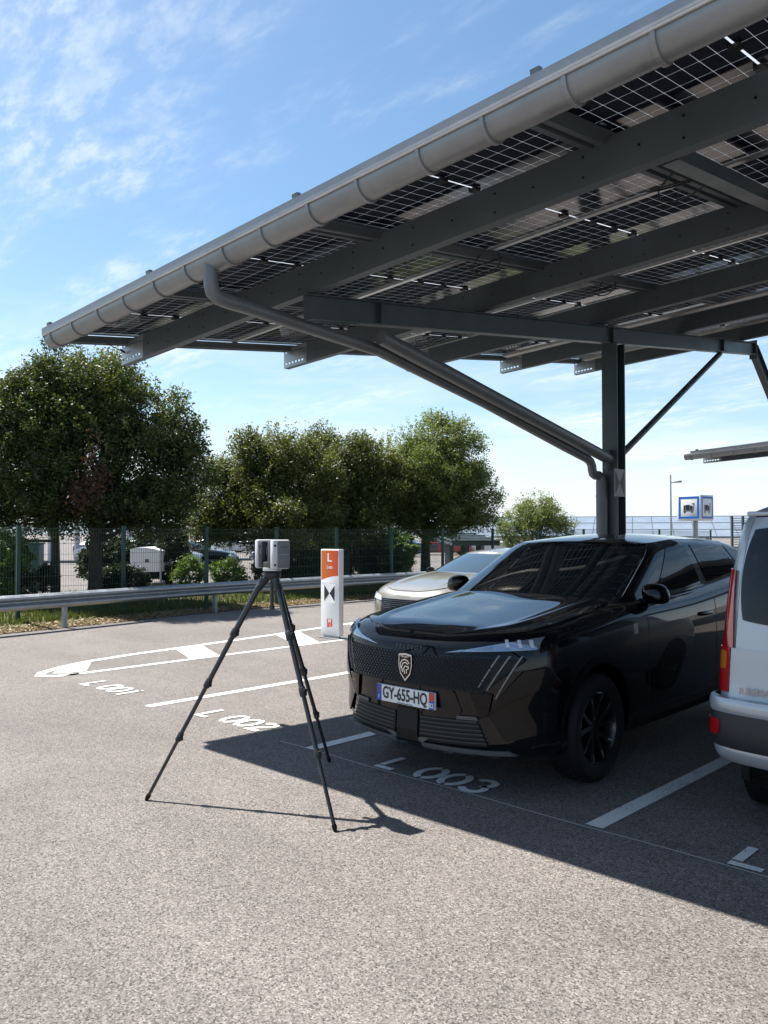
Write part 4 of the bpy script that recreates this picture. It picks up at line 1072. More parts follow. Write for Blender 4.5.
def build_sedan(name, label, loc, rz, paint, group=None, detail=True, cat='car'):
    C = thing(name, label, cat, loc, rz, group)
    q = 1. if detail else .5
    b = SED.body(q).build('body', paint, C, smooth=35)
    if detail: cut_arches(b, [(.95, .33), (3.75, .33)], .365, .55)
    SED.house(q).build('cabin', paint, C, smooth=35)
    mb = MB(); SED.screen_patch(mb, 64, .05, .95, .006, 18, 8); mb.build('windscreen', M['sedglass'] if detail else M['glass'], C, smooth=50)
    mb = MB(); SED.screen_patch(mb, 62, .1, .92, .006, 14, 6, rear=True); mb.build('rear_window', M['glass'], C, smooth=50)
    for sg in (1, -1):
        mb = MB(); SED.side_patch(mb, [(2.0, .13), (2.85, .12), (2.8, .86), (2.55, .86)], .005, sides=(sg,)); mb.build('side_window', M['glass'], C, smooth=50)
        mb = MB(); SED.side_patch(mb, [(2.97, .12), (3.75, .2), (3.5, .8), (2.92, .86)], .005, sides=(sg,)); mb.build('side_window', M['glass'], C, smooth=50)
        for yw in (.95, 3.75): wheel(C, sg * .905, yw, .33, .22, 'bright', side=sg, tread=False)
        mb = MB(); SED.front_patch(mb, (.47, .585), (.82, .62), (.80, .70), (.50, .655), .006, .02, 8, 3, sides=(sg,)); mb.build('headlight', M['lampbar'], C, smooth=40)
        if detail:
            mb = MB(); SED.front_patch(mb, (.70, .36), (.725, .36), (.775, .615), (.75, .615), .010, .01, 1, 6, sides=(sg,)); mb.build('fang_light', M['lampbar'], C)
            mb = MB(); SED.front_patch(mb, (.12, .22), (.70, .24), (.62, .34), (.12, .34), .006, .02, 10, 3, sides=(sg,)); mb.build('lower_intake', M['matt'], C)
        mb = MB(); mb.lathe([(-.1, 0), (-.09, .035), (-.03, .06), (.05, .058), (.07, .05), (.072, 0)], 'y', 14, center=(sg * .96, 1.85, 1.0)); mb.build('wing_mirror', M['gloss'], C, smooth=50)
    mb = MB(); SED.front_patch(mb, (-.44, .40), (.44, .40), (.46, .625), (-.46, .625), .008, .02, 20, 4); g_ = mb.build('grille', M['gloss'], C, smooth=40)
    if detail:
        mb = MB()
        for r_ in range(7):
            z = .42 + r_ * .03
            for k in range(-14, 15):
                x = (k + (.5 if r_ % 2 else 0)) * .03
                if abs(x) > .43: continue
                yb = SED.front_y(x, z, .0085); mb.add([(x - .008, yb, z), (x, yb, z - .007), (x + .008, yb, z), (x, yb, z + .007), (x, yb - .006, z)], [(0, 1, 4), (1, 2, 4), (2, 3, 4), (3, 0, 4)])
        mb.build('grille_studs', M['chrome'], g_)
        hood(SED, C, paint, .16, 1.5, spl([0, .08, .2, .6, 1], [.75, .9, .93, .93, .9]), .012)
        mb = MB(); put_text(mb, 'PEUGEOT', .04, lambda x, y: (x, SED.front_y(x, .675 + y, .004), .675 + y), spacing=1.8); mb.build('nose_lettering', M['slatgrey'], C)
    mb = MB(); yq = SED.front_y(0, .36, 0) - .02; mb.box(-.26, .26, yq, yq + .015, .31, .42); mb.build('number_plate', M['plate'], C)
    return C
M['sedglass'] = mat('clear_screen_glass', (.03, .045, .05), .02, spec=.8, coat=1.)
SED = make_sedan()
build_sedan('parked_car', 'beige metallic sedan parked facing out behind the black SUV', (-4.0, 5.35, 0), 0, M['beige'])

# ------------------------------------------------------------------ silver van (tail toward the camera)
def make_van():
    lev = [0, .05, .12, .25, .4, .55, .7, .82, .92, 1.0]
    s = Shell(dict(n=4.2, bow=.01, ym=2.0, lev=lev,
        zb=spl([0, 4.1], [.40, .25]), zt=spl([0, 2.8, 3.3, 4.1], [1.02, 1.02, 1.0, .9]),
        W=spl([0, .1, .3, .6, 1], [.79, .825, .84, .845, .838]), yF=spl([0, .15, .35, .6, 1], [.05, .0, -.02, .03, .05]), DF=spl([0, 1], [.2, .22]),
        yR=spl([0, .5, 1], [4.0, 4.08, 3.95]), DR=spl([0, 1], [.55, .6]), crown=spl([0, 4], [.0, .02]),
        gn=3.6, gbow=.012, glev=[0, .15, .35, .55, .75, .88, .95, .985, 1.0],
        gz0=lambda y: 1.0, gz1=spl([0, .3, 1.2, 2.4, 3.2], [1.80, 1.835, 1.845, 1.81, 1.74]),
        gW=spl([0, .5, .85, .95, 1], [.838, .812, .772, .742, .66]), gyF=spl([0, .5, .85, .95, 1], [.048, .10, .165, .2, .27]), gDF=spl([0, 1], [.22, .24]),
        gyR=spl([0, .5, 1], [3.4, 3.0, 2.65]), gDR=spl([0, 1], [.5, .4]), gcrown=spl([.2, .6, 2, 3], [.01, .045, .05, .02])))
    return s
VAN = make_van()
C = thing('parked_van', 'silver van with tall red tail light parked tail out at the right', 'van', (3.785, .47, 0))
b = VAN.body().build('body', M['silver'], C, smooth=35)
cut_arches(b, [(.72, .31), (3.3, .31)], .35, .5)
VAN.house().build('cabin', M['silver'], C, smooth=35)
# tailgate panel
mb = MB(); VAN.screen_patch(mb, 51, .0, .93, .014, 24, 12, rnd=.08); tg = mb.build('tailgate', M['silver'], C, smooth=45)
mb = MB(); VAN.screen_patch(mb, 51, .50, 1.0, .0145, 24, 8, lo=True); mb.build('tailgate', M['silver'], C, smooth=45)
mb = MB(); VAN.screen_patch(mb, 49, .19, .87, .022, 24, 12, rnd=.36); mb.build('rear_window', M['glass'], tg, smooth=50)
mb = MB(); VAN.screen_patch(mb, 53, .0, .955, .006, 24, 12, rnd=.06); mb.build('tailgate_seal', M['rubber'], C, smooth=45)
# tail lights
for sg in (1, -1):
    mb = MB(); VAN.screen_patch(mb, 0, .60, 1.0, .012, 8, 8, lo=True, span=(sg * 53, sg * 88)); tl = mb.build('tail_light', M['red'], C, smooth=50)
    mb = MB(); VAN.screen_patch(mb, 0, .0, .56, .012, 8, 8, span=(sg * 53.5, sg * 88), span1=(sg * 61, sg * 87)); mb.build('upper_lens', M['red'], tl, smooth=50)
    mb = MB(); VAN.screen_patch(mb, 0, .80, .97, .0135, 6, 4, lo=True, span=(sg * 57, sg * 84), rnd=.3); mb.build('indicator_lens', M['amber'], tl, smooth=50)
    mb = MB(); VAN.side_patch(mb, [(.45, .22), (1.35, .22), (1.3, .85), (.55, .85)], .005, sides=(sg,), rnd=.3); mb.build('side_window', M['glass'], C, smooth=50)
    mb = MB(); VAN.side_patch(mb, [(1.5, .22), (2.4, .2), (2.2, .85), (1.5, .85)], .005, sides=(sg,), rnd=.2); mb.build('side_window', M['glass'], C, smooth=50)
    for yw in (.72, 3.3): wheel(C, sg * .83, yw, .305, .18, 'black', side=sg)
    arch_trim(C, VAN, .72, .31, .352, .39, M['darkgrey'], .008)
# bumper: silver top cap, dark body, silver lower valance
def bumper(z0, z1, off, name, mt, ph=90, deep=.5, mi=None):
    mb = MB(); rows = []
    nz = 8
    for j in range(nz + 1):
        z = lerp(z0, z1, j / nz); bulge = off * (1 - .14 * abs(2 * j / nz - 1) ** 2.2); tp = max(0., (.6 - z) / .2); bulge -= .05 * tp * tp; row = []
        for i in range(41):
            a = -90 + 180 * i / 40; sg = 1 if a >= 0 else -1; p = R(abs(a)); n = 4.0
            W = .835 + bulge * .55; x = W * math.sin(p) ** (2 / n); y = -.02 - bulge + .26 * (1 - math.cos(p) ** (2 / n))
            row.append((sg * x, y, z))
        row = [(-(.835 + bulge * .55), deep - .08, z)] + row + [((.835 + bulge * .55), deep - .08, z)]
        rows.append(row)
    mb.slab(rows, (0, .06, 0), mi); return mb.build(name, mt, C, smooth=45)
bp = bumper(.405, .75, .062, 'bumper', M['darkgrey'], deep=.45)
for nm, z0, z1, off, mt in (('bumper_cap', .672, .756, .067, M['silver']), ('lower_valance', .395, .480, .067, M['silver'])):
    o = bumper(z0, z1, off, nm, mt, deep=.45); o.parent = bp
for sg in (1, -1):
    mb = MB(); rows = []
    for j in range(5):
        z = lerp(.545, .632, j / 4); row = []
        for i in range(7):
            p = R(lerp(52 + (6 if j == 0 else 0), 82 - (4 - j) * 2, i / 6)); n = 4.0; W = .835 + .062 * .55; x = (W + .004) * math.sin(p) ** (2 / n); y = -.02 - .066 + .26 * (1 - math.cos(p) ** (2 / n))
            row.append((sg * x, y, z))
        rows.append(row)
    mb.slab(rows, (0, .01, 0)); mb.build('reflector', M['red'], bp, smooth=45)
mb = MB(); put_text(mb, 'RENAULT', .05, lambda x, y: (-.55 + x, -.012 + .03, .80 + y), bold=.002, spacing=1.15); o = mb.build('tailgate_lettering', M['darkchrome'], C); o.location.y = -.026
mb = MB(); mb.box(-.63, .63, .02, .12, 1.775, 1.80); mb.build('rear_spoiler', M['silver'], C, bevel=.01)
for y in (.75, 2.0):
    mb = MB(); mb.tube([(-.56, y, 1.90), (.56, y, 1.90)], .02, 12)
    for x in (-.52, .52): mb.box(x - .03, x + .03, y - .03, y + .03, 1.72, 1.9)
    mb.build('roof_bar', M['alu'], C)
for x in (-.56, .56):
    mb = MB(); mb.lathe([(-.04, 0), (-.04, .03), (.3, .03)], 'y', 10, center=(.45, .05, .34)) if x > 0 else None
    if x > 0: mb.build('exhaust_pipe', M['darkgrey'], C)

# ------------------------------------------------------------------ guard rail and wire fence
rail_pts = [(-8.75, -3.), (-8.98, .0), (-9.12, 1.4), (-9.33, 2.8), (-9.55, 4.2), (-9.70, 5.8), (-9.80, 7.4), (-9.84, 9.0), (-9.84, 11.), (-9.8, 13.5), (-9.8, 20)]
ru = spl([p[1] for p in rail_pts], [p[0] for p in rail_pts])
G = thing('guard_rail', 'galvanised steel crash barrier along the edge of the car park', 'guard rail', (0, 0, 0))
prof = [(.0, .64), (.03, .625), (.078, .60), (.078, .565), (.03, .54), (.004, .52), (.004, .50), (.03, .48), (.078, .455), (.078, .42), (.03, .395), (0, .375)]
def rail_seg(y0, y1):
    mb = MB(); rows = []
    k = max(2, int((y1 - y0) / .4))
    for i in range(k + 1):
        y = lerp(y0, y1, i / k); rows.append([(ru(y) + a, y, z) for a, z in prof] + [(ru(y) + a - .004, y, z) for a, z in prof[::-1]])
    mb.grid(rows, closed=True); return mb
ysp = [-3, 1.2, 5.2, 9.2, 13.2, 17.2, 20]
for a_, b_ in zip(ysp[:-1], ysp[1:]): rail_seg(a_ - (.12 if a_ > -3 else 0), b_).build('beam', M['rail'], G, smooth=50)
for y in (-1.2, 2.35, 5.82, 9.3, 12.8, 16.3):
    mb = MB(); x = ru(y); mb.box(x - .13, x - .03, y - .03, y - .024, 0, .6); mb.box(x - .13, x - .122, y - .024, y + .03, 0, .6); mb.box(x - .038, x - .03, y - .024, y + .03, 0, .6); mb.box(x - .03, x + .001, y - .05, y + .05, .46, .56)
    mb.build('post', M['rail'], G)
Fp = [-2.3, -.2, 1.90, 3.97, 5.92, 7.85, 9.75, 11.75, 13.88, 16.27, 18.75, 21.67, 24.6, 27.6, 32.7]
FU = -10.25
FE = thing('wire_fence', 'dark green welded wire mesh fence behind the crash barrier', 'fence', (0, 0, 0))
for y in Fp:
    mb = MB(); mb.box(FU - .03, FU + .03, y - .035, y + .035, 0, 1.80); mb.box(FU - .033, FU + .033, y - .038, y + .038, 1.80, 1.82); mb.build('post', M['greenpaint'], FE)
for y0, y1 in zip(Fp[:-1], Fp[1:]):
    mb = MB(); wr_ = .0019
    for z in (.08, .28, .48, .68, .88, 1.08, 1.28, 1.48, 1.68, 1.76):
        mb.box(FU + .034, FU + .034 + 2 * wr_, y0, y1, z - wr_ * 1.4, z + wr_ * 1.4)
    k = int((y1 - y0) / .05)
    for i in range(k):
        y = y0 + .025 + i * .05; mb.box(FU + .0285, FU + .0335, y - .0014, y + .0014, .06, 1.78)
    mb.build('mesh_panel', M['greenpaint'], FE, fix=False)

# ------------------------------------------------------------------ trees and shrubs
def leaves_mesh(C_, n_per, sig, size, flat=.6):
    """C_: (k,3) cluster centres; returns verts array (n,4,3)"""
    k = len(C_); n = k * n_per
    P = np.repeat(C_, n_per, 0) + rng.normal(0, 1, (n, 3)) * np.array(sig)
    nrm = rng.normal(0, 1, (n, 3)); nrm[:, 2] = np.abs(nrm[:, 2]) * 1.2 + .2; nrm /= np.linalg.norm(nrm, axis=1)[:, None]
    t = np.cross(nrm, rng.normal(0, 1, (n, 3))); t /= np.linalg.norm(t, axis=1)[:, None]; b_ = np.cross(nrm, t)
    L = (size * rng.uniform(.6, 1.35, n))[:, None]; Wd = L * rng.uniform(.32, .55, n)[:, None]
    return np.stack([P - t * L, P - b_ * Wd + t * L * .1, P + t * L, P + b_ * Wd + t * L * .1], 1)
def quads_obj(name, V, mt, parent, tone=None):
    n = len(V); me = bpy.data.meshes.new(name)
    me.vertices.add(4 * n); me.vertices.foreach_set('co', V.reshape(-1).astype(np.float32))
    me.loops.add(4 * n); me.loops.foreach_set('vertex_index', np.arange(4 * n, dtype=np.int32))
    me.polygons.add(n); me.polygons.foreach_set('loop_start', np.arange(0, 4 * n, 4, dtype=np.int32))
    set_tone(me, rng.random(n) if tone is None else tone)
    me.materials.append(mt); me.update(calc_edges=True)
    o = bpy.data.objects.new(name, me); COL.objects.link(o); o.parent = parent; return o
def crown_pts(ells, dens):
    out = []
    for (cx, cy, cz, rx, ry, rz_) in ells:
        k = int(dens * (rx * ry * rz_) ** (2 / 3))
        d = rng.normal(0, 1, (k, 3)); d /= np.linalg.norm(d, axis=1)[:, None]
        # lumpy radius
        ph = rng.uniform(0, 6.28, 6); lump = 1 + .10 * np.sin(d[:, 0] * 5 + ph[0]) * np.sin(d[:, 1] * 5 + ph[1]) + .12 * np.sin(d[:, 2] * 6 + ph[2]) * np.sin(d[:, 0] * 4 + ph[3])
        rad = (rng.uniform(.25, 1, k) ** .42) * lump
        out.append(d * rad[:, None] * np.array([rx, ry, rz_]) + np.array([cx, cy, cz]))
    return np.concatenate(out)
def tree(label, loc, ells, trunk, lm, dens=118, n_per=58, sig=.115, size=.041, group='trees beyond the wire fence', name='tree', sprigs=70, zmin=None, dead=None, limbs=9):
    T = thing(name, label, 'tree', loc, 0, group)
    h, r, lean = trunk
    mb = MB(); mb.tube([(0, 0, -.05), (.02, 0, .3), (lean * .5, .02, h * .6), (lean, .03, h)], [r * 1.3, r, r * .85, r * .6], 10); tr = mb.build('trunk', M['bark'], T, smooth=60)
    sub = []
    for (cx, cy, cz, rx, ry, rz_) in ells:
        for _ in range(13):
            d = rng.normal(0, 1, 3); d /= np.linalg.norm(d); k = rng.uniform(.17, .42); q = rng.uniform(.8, 1.06)
            sub.append((cx + d[0] * rx * q, cy + d[1] * ry * q, cz + d[2] * rz_ * q, rx * k, ry * k, rz_ * k))
    C_ = np.concatenate([crown_pts([(a, b, c, p * .87, q * .87, r2 * .87) for a, b, c, p, q, r2 in ells], dens * .8), crown_pts(sub, dens * 1.1)])
    if zmin is not None: C_ = C_[C_[:, 2] > zmin]
    # limbs reach to cluster centres
    mb = MB()
    pick = C_[rng.choice(len(C_), limbs * 3, replace=False)]
    for p in pick:
        st = np.array([lean * .8, .03, h * rng.uniform(.6, .98)]); mid = st * .45 + p * .55 + np.array([0, 0, -.12]); q_ = st + (p - st) * .93
        mb.tube([tuple(st), tuple(mid), tuple(q_)], [r * .38, r * .22, r * .06], 6)
    mb.build('limbs', M['bark'], tr, smooth=60)
    V = leaves_mesh(C_, n_per, (sig, sig, sig * .8), size)
    tone = np.repeat(rng.beta(1.6, 1.9, len(C_)), n_per) * .72 + rng.random(len(C_) * n_per) * .28
    # sprigs standing out of the outline
    sp_ = []
    for (cx, cy, cz, rx, ry, rz_) in ells:
        for _ in range(sprigs):
            d = rng.normal(0, 1, 3); d[2] = abs(d[2]) * .9 - .15; d /= np.linalg.norm(d)
            base = np.array([cx, cy, cz]) + d * np.array([rx, ry, rz_]) * .95; dirn = d * .6 + np.array([0, 0, .55]) + rng.normal(0, .25, 3)
            for t in np.linspace(0, 1, 5): sp_.append(base + dirn * t * rng.uniform(.18, .34))
    V = np.concatenate([V, leaves_mesh(np.array(sp_), 5, (.035, .035, .035), size * .9)])
    tone = np.concatenate([tone, rng.uniform(.35, 1, len(V) - len(tone))])
    quads_obj('crown', V, lm, T, tone)
    if dead is not None:
        D = crown_pts(dead, 130); quads_obj('dead_foliage', leaves_mesh(D, 26, (.09, .09, .12), .045), LEAF['dead'], T)
    return T
# world->local helper: offsets are given along the camera's right (a), away (d) and up
rt = Vector((math.cos(R(YAW)), math.sin(R(YAW)), 0)); fw = Vector((-math.sin(R(YAW)), math.cos(R(YAW)), 0))
def at(px_, d, z=0.):
    X = (px_ - 384) / 820 * d; p = Vector((CAM.x, CAM.y, 0)) + rt * X + fw * d; return (p.x, p.y, z)
def off(a, d, z): p = rt * a + fw * d; return (p.x, p.y, z)
def E_(a, d, z, r1, r2, rz_): p = off(a, d, z); return (*p, r1, r2, rz_)
tree('big dark evergreen tree with a reddish dead branch in its crown', (-12.66, 4.57, .1),
     [E_(.45, .0, 3.55, 1.55, 1.5, 1.85), E_(-.6, .2, 3.5, 1.3, 1.4, 1.75), E_(1.4, .0, 3.0, .95, 1.1, 1.1), E_(.2, -.2, 4.7, .95, .9, .85), E_(1.2, .3, 3.9, .95, 1, .95), E_(-.2, 0, 2.2, 1.3, 1.2, .7), E_(1.0, .1, 2.1, 1.1, 1.0, .6)],
     (2.2, .16, .0), LEAF['oak'], dead=[E_(.55, -1.55, 3.0, .26, .25, .8), E_(.2, -1.5, 2.4, .4, .25, .3)], zmin=1.3)
tree('dark evergreen tree with slimmer trunk cut by the left edge', (-13.4, 4.0, .1),
     [E_(-.9, .2, 3.4, 1.5, 1.4, 1.6), E_(-.3, .1, 4.2, 1.1, 1.1, 1.0), E_(-1.4, .0, 2.3, 1.4, 1.3, .8), E_(-1.9, .2, 3.8, 1.2, 1.2, 1.1)], (2.2, .11, -.1), LEAF['oak'], zmin=1.0)
tree('olive brown bushy tree behind the scanner', (-13.4, 10.11, .1),
     [E_(-.3, 0, 2.9, 1.35, 1.3, 1.35), E_(.7, .1, 3.0, 1.25, 1.2, 1.35), E_(-1.3, 0, 2.5, 1.05, 1, 1.0), E_(.2, 0, 3.75, .9, .9, .7), E_(-.2, -.4, 1.9, 1.5, 1.0, .7), E_(.9, .1, 1.9, 1.2, 1.0, .8), E_(-1.5, .1, 2.0, .9, .8, .8)], (1.9, .13, .05), LEAF['brownoak'], zmin=.9)
tree('russet green dense tree behind the sign pylon', (-13.34, 12.95, .1),
     [E_(-.2, 0, 3.0, 1.35, 1.3, 1.5), E_(.9, 0, 2.7, 1.2, 1.2, 1.4), E_(-1.1, .2, 3.0, 1.15, 1.1, 1.3), E_(.2, -.2, 1.9, 1.5, 1.1, .8), E_(.6, 0, 3.7, .9, .9, .7)], (1.9, .13, 0), LEAF['brownoak'], zmin=.8)
tree('bright green tree with straight trunk right of the others', (-12.51, 15.7, .1),
     [E_(-.1, 0, 3.6, 1.5, 1.4, 1.6), E_(1.0, 0, 3.0, 1.2, 1.2, 1.3), E_(-1.1, .1, 3.1, 1.1, 1.1, 1.4), E_(.6, .0, 4.4, 1.05, 1, .85), E_(.1, -.2, 2.2, 1.5, 1.2, .8), E_(1.6, 0, 2.6, .8, .9, .9)], (2.2, .17, 0), LEAF['fresh'], zmin=1.2)
tree('small pale green tree standing alone right of the big trees', (-11.99, 21.21, .0),
     [E_(0, 0, 1.9, 1.05, 1.0, .85), E_(-.7, 0, 1.7, .7, .7, .7), E_(.7, 0, 1.7, .75, .7, .65), E_(.1, 0, 2.4, .65, .6, .5)], (1.3, .09, 0), LEAF['fresh'], dens=70)

def bush(label, loc, ells, lm, n_per=120, dens=200, size=.04, name='shrub', group='shrubs along the fence'):
    T = thing(name, label, 'shrub', loc, 0, group)
    mb = MB()
    for k in range(5):
        a = k * 1.26; mb.tube([(0, 0, -.02), (.12 * math.cos(a), .12 * math.sin(a), .25), (.25 * math.cos(a), .25 * math.sin(a), .5)], [.02, .014, .008], 6)
    mb.build('stems', M['bark'], T)
    C_ = crown_pts(ells, dens); quads_obj('foliage', leaves_mesh(C_, n_per, (.07, .07, .06), size), lm, T, np.repeat(rng.beta(1.6, 1.9, len(C_)), n_per) * .6 + rng.random(len(C_) * n_per) * .4); return T
bush('large dark rounded shrub beneath the dark evergreen tree', (-13.05, 5.59, .1), [E_(0, 0, .42, .7, .6, .36), E_(-.5, 0, .42, .5, .5, .32)], LEAF['darkbush'])
bush('round bright green shrub nearer the white trailer', (-13.28, 7.44, .1), [E_(0, 0, .52, .42, .42, .42)], LEAF['bush'])
bush('round bright green shrub between white trailer and scanner', (-13.0, 8.41, .1), [E_(0, 0, .52, .42, .42, .42)], LEAF['bush'])
bush('wide dark shrub behind scanner and sign pylon', (-13.13, 10.6, .1), [E_(-.5, 0, .55, .7, .6, .55), E_(.4, 0, .6, .8, .6, .6)], LEAF['darkbush'])
bush('tall mid green shrub right of the sign pylon', (-13.5, 14.0, .1), [E_(-.3, 0, .7, .75, .6, .7), E_(.5, 0, .75, .8, .6, .75)], LEAF['darkbush'])
bush('small light green shrub by the bright tree trunk', (-12.9, 14.9, .1), [E_(0, 0, .55, .4, .4, .45)], LEAF['bush'])
bush('scruffy light shrub at the left edge behind fence', (-12.6, 2.6, .1), [E_(-.3, 0, .5, .6, .5, .5), E_(.1, 0, 1.1, .4, .4, .5)], LEAF['bush'])
bush('tall dark shrub reaching the crown right of the white trailer', at(171, 27), [E_(0, 0, .8, .45, .5, .8), E_(.1, 0, 1.4, .4, .4, .5)], LEAF['darkbush'], size=.055)
bush('long dark hedge behind the white box trailer', at(135, 31), [E_(-1.5, 0, .6, .8, .6, .75), E_(-.6, .1, .7, .9, .6, .85), E_(.4, 0, .75, .9, .6, .9), E_(1.4, .1, .7, .8, .6, .8)], LEAF['darkbush'], size=.06)
bush('dark hedge under the slim trunk at the left edge', at(20, 29), [E_(-.9, 0, .6, .8, .6, .7), E_(.1, .1, .7, .8, .6, .8)], LEAF['darkbush'], size=.06)
bush('light shrub seen between bright tree trunk and sign pylon', at(385, 30), [E_(-.4, 0, .8, .8, .6, .8), E_(.5, 0, 1.0, .8, .6, .8)], LEAF['bush'], size=.06)
bush('dense dark shrub right of the laser scanner', at(318, 28), [E_(-.5, 0, .9, .9, .6, .85), E_(.5, 0, .8, .8, .6, .8)], LEAF['darkbush'], size=.06)
bush('dark shrub left of the slim trunk', (-13.2, 3.2, .1), [E_(.1, 0, .5, .55, .5, .5)], LEAF['darkbush'])

# ------------------------------------------------------------------ background beyond the fence
# white box trailer
T = thing('box_trailer', 'white box trailer with curved roof behind the dark shrub', 'trailer', (-18.61, 9.25, 0), R(44))
mb = MB(); c = [(-.5, .45), (.45, .45), (.45, 1.12), (.3, 1.17), (0, 1.22), (-.3, 1.22), (-.5, 1.17)]
mb.prism(c, lambda a, b_, cc: (a, cc, b_), 2.2); mb.build('box', M['white'], T, smooth=30)
mb = MB(); mb.box(.452, .5, -.03, .03, .1, 1.2); mb.build('corner_post', M['galv'], T)
for x in (-.5, .45):
    mb = MB(); mb.lathe([(-.08, 0), (-.08, .25), (.08, .25), (.08, 0)], 'x', 20, center=(x, 1.1, .25)); mb.build('wheel', M['rubber'], T)
mb = MB(); mb.box(-.02, .1, -.012, -.002, .75, .85); mb.build('latch', M['slatgrey'], T)
# far parked cars in rows
SEDS = {}
paints = {'silver': M['silver'], 'dark grey': mat('grey_metallic', (.05, .055, .06), .3, .4, coat=1), 'white': mat('white_paint', (.7, .71, .72), .3, coat=1), 'blue': mat('blue_paint', (.03, .06, .16), .3, .2, coat=1), 'red': mat('red_paint', (.3, .02, .02), .3, coat=1), 'black': M['black']}
protos = {}
far = [(190, 41, 'dark grey', 'just left of the round shrubs'), (222, 43, 'black', 'over the gap between the round shrubs'), (252, 45, 'blue', 'close left of the scanner legs'), (150, 52, 'silver', 'behind the white box trailer'), (182, 52, 'dark grey', 'beneath the trees left of the scanner'), (205, 37, 'silver', 'seen over the round shrubs'), (238, 38, 'black', 'left of the scanner beyond the fence'), (268, 40, 'white', 'behind the laser scanner beyond the fence'), (292, 53, 'dark grey', 'between scanner and sign pylon'), (312, 42, 'silver', 'behind the top of the sign pylon'), (356, 58, 'blue', 'right of the sign pylon'),
       (400, 63, 'dark grey', 'left of the bright tree trunk'), (448, 66, 'white', 'right of the bright tree trunk'), (474, 63, 'red', 'by the low shelter'), (18, 49, 'white', 'at the left edge beneath the dark trees'), (76, 47, 'white', 'right of the thick dark trunk'), (212, 69, 'white', 'in the second row behind the round shrubs'), (250, 72, 'silver', 'in the second row behind the scanner'), (300, 75, 'white', 'in the second row left of the pylon'), (430, 84, 'silver', 'in the far row behind the bright tree trunk')]
for px_, d, col, where in far:
    lab = f'{col} car parked far off {where}'
    loc = at(px_, d); rz = R(134 + (180 if px_ % 4 == 0 else 0))
    if col not in protos:
        o = build_sedan('parked_car', lab, loc, rz, paints[col], 'cars parked beyond the fence', detail=False); protos[col] = o
    else:
        o = copy_tree(protos[col]); o.location = loc; o.rotation_euler = (0, 0, rz); o['label'] = lab
# far canopies with white posts
def far_canopy(label, px0, px1, d0, d1, z, name='solar_canopy', tilt=.9, depth=6., posts=6, mt='farpv'):
    a = Vector(at(px0, d0)); b_ = Vector(at(px1, d1)); T = thing(name, label, 'solar canopy', tuple(a), 0, 'solar parking canopies')
    dr = (b_ - a); L = dr.length; dr.normalize(); nr = Vector((-dr.y, dr.x, 0))
    if nr.dot(fw) < 0: nr = -nr
    mb = MB(); P_ = [Vector((0, 0, z)), dr * L + Vector((0, 0, z)), dr * L + nr * depth + Vector((0, 0, z + tilt)), nr * depth + Vector((0, 0, z + tilt))]
    mb.add([tuple(p) for p in P_] + [tuple(p + Vector((0, 0, .18))) for p in P_], [(3, 2, 1, 0), (4, 5, 6, 7), (0, 1, 5, 4), (1, 2, 6, 5), (2, 3, 7, 6), (3, 0, 4, 7)]); mb.build('roof', M[mt], T)
    mb = MB()
    ks = int(L / 2.1)
    for k in range(ks + 1):
        q0 = P_[0].lerp(P_[1], k / max(ks, 1)); q1 = P_[3].lerp(P_[2], k / max(ks, 1)); e_ = Vector((0, 0, .19))
        mb.tube([tuple(q0 + e_), tuple(q1 + e_)], .045, 4)
    for k in (.0, .33, .66, 1.):
        mb.tube([tuple(P_[0].lerp(P_[3], k) + e_), tuple(P_[1].lerp(P_[2], k) + e_)], .05, 4)
    mb.build('panel_frame', M['steel'], T)
    for k in range(posts):
        p = dr * (L * (k + .5) / posts) + nr * depth * .5; mb = MB(); mb.box(p.x - .12, p.x + .12, p.y - .12, p.y + .12, 0, z + tilt * .45); mb.build('post', M['white'] if mt != 'steel' else M['steel'], T)
    return T
far_canopy('long far canopy roof with white posts seen under the dark trees', -60, 190, 46, 48, 3.0, depth=5, posts=9)
far_canopy('far canopy with white posts behind the scanner', 176, 380, 50, 54, 2.6, depth=5, posts=9)
far_canopy('distant pale panel roofs along the horizon behind the trolley sign', 440, 830, 98, 86, 1.1, tilt=2.4, depth=9, posts=9)
far_canopy('low dark steel shelter right of the bright tree trunk', 452, 500, 31, 31.5, 1.2, name='low_shelter', tilt=.25, depth=2.5, posts=3, mt='steel')['category'] = 'shelter'
# lamp post
T = thing('street_lamp', 'tall thin grey lamp post beyond the black car roof', 'street lamp', at(671, 60))
mb = MB(); mb.tube([(0, 0, 0), (0, 0, 5.95)], [.09, .05], 10); mb.build('pole', M['galv'], T, smooth=50)
mb = MB(); q_ = rt * .62; mb.tube([(0, 0, 5.35), (q_.x, q_.y, 5.42)], .035, 8); hd_ = mb.build('arm', M['galv'], T)
mb = MB(); p0 = rt * .25; p1 = rt * .8; mb.tube([(p0.x, p0.y, 5.40), (p1.x, p1.y, 5.46)], [.05, .09], 8); mb.build('lamp_head', M['galv'], hd_)
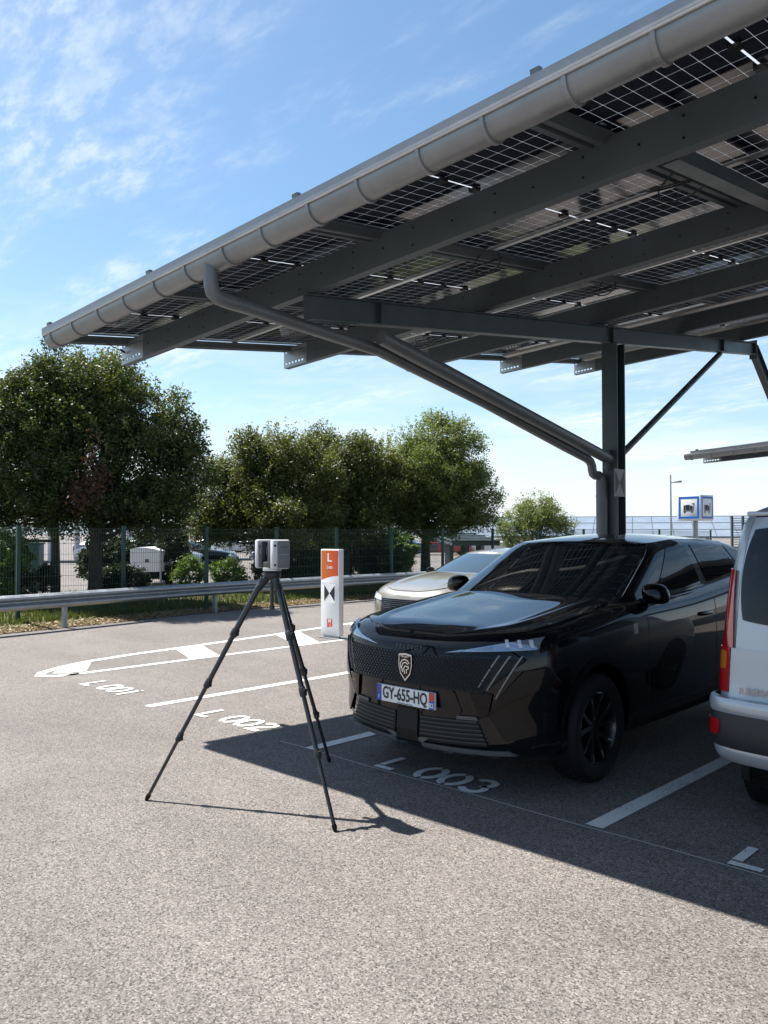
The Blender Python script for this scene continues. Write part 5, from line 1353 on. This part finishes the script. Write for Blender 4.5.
# trolley sign cube
T = thing('cube_sign', 'white cube sign with blue framed luggage trolley pictograms on a post', 'sign', at(695.5, 30), R(-6))
mb = MB(); mb.tube([(0, 0, 0), (0, 0, 2.25)], .09, 14); mb.build('post', M['galv'], T, smooth=50)
hs = .46; zc = 2.60
mb = MB(); mb.box(-hs, hs, -hs, hs, zc - .47, zc + .47); mb.build('box', M['white'], T, bevel=.03)
def pictogram(fr):
    mb = MB(); o_ = .40; i_ = .325
    for pl in ([(-o_, -o_), (o_, -o_), (o_, -i_), (-o_, -i_)], [(-o_, i_), (o_, i_), (o_, o_), (-o_, o_)], [(-o_, -i_), (-i_, -i_), (-i_, i_), (-o_, i_)], [(i_, -i_), (o_, -i_), (o_, i_), (i_, i_)]):
        mb.prism(pl, fr, .004, 0)
    # trolley: base line, wheels, handle and two cases
    mb.prism([(-.22, -.13), (.2, -.13), (.2, -.105), (-.22, -.105)], fr, .004, 1)
    mb.prism([(.175, -.10), (.2, -.10), (.215, .13), (.19, .13)], fr, .004, 1); mb.prism([(.13, .13), (.22, .13), (.22, .155), (.13, .155)], fr, .004, 1)
    for cx in (-.16, .13): mb.prism([(cx + .035 * math.cos(k * .785), -.165 + .035 * math.sin(k * .785)) for k in range(8)], fr, .004, 1)
    mb.prism([(-.2, -.09), (-.135, -.09), (-.135, .09), (-.2, .09)], fr, .004, 1); mb.prism([(-.12, -.09), (.04, -.09), (.04, .1), (-.12, .1)], fr, .004, 1); mb.prism([(.055, -.09), (.15, -.09), (.15, .07), (.055, .07)], fr, .004, 1)
    return mb
for fr in (lambda a, b_, c: (a, -hs - .001 - c, zc + b_), lambda a, b_, c: (hs + .001 + c, a, zc + b_)):
    pictogram(fr).build('pictogram', [M['signblue'], M['ink']], T)
# slatted screen
T = thing('slatted_screen', 'narrow slatted metal screen between black car and silver van', 'screen', at(738, 25), R(44 + 8))
for x in (-.2, .16):
    mb = MB(); mb.box(x - .03, x + .03, -.03, .03, 0, 2.2); mb.build('post', M['steel'], T)
mb = MB()
for k in range(22): mb.box(-.17, .6, -.014, -.008, .6 + k * .072, .622 + k * .072)
mb.build('slats', M['galv'], T)
# green service cabinet beneath the dark tree
T = thing('service_cabinet', 'dark green service cabinet left of the thick trunk', 'cabinet', at(34, 24), R(44))
mb = MB(); mb.box(-.14, .14, 0, .4, .05, 1.35); mb.build('box', M['greenpaint'], T, bevel=.01)
mb = MB(); mb.box(-.16, .16, -.02, .42, 0, .05); mb.build('plinth', M['greenpaint'], T)
mb = MB(); mb.box(-.16, .16, -.02, .42, 1.351, 1.4); mb.build('cap', M['greenpaint'], T)
# hills
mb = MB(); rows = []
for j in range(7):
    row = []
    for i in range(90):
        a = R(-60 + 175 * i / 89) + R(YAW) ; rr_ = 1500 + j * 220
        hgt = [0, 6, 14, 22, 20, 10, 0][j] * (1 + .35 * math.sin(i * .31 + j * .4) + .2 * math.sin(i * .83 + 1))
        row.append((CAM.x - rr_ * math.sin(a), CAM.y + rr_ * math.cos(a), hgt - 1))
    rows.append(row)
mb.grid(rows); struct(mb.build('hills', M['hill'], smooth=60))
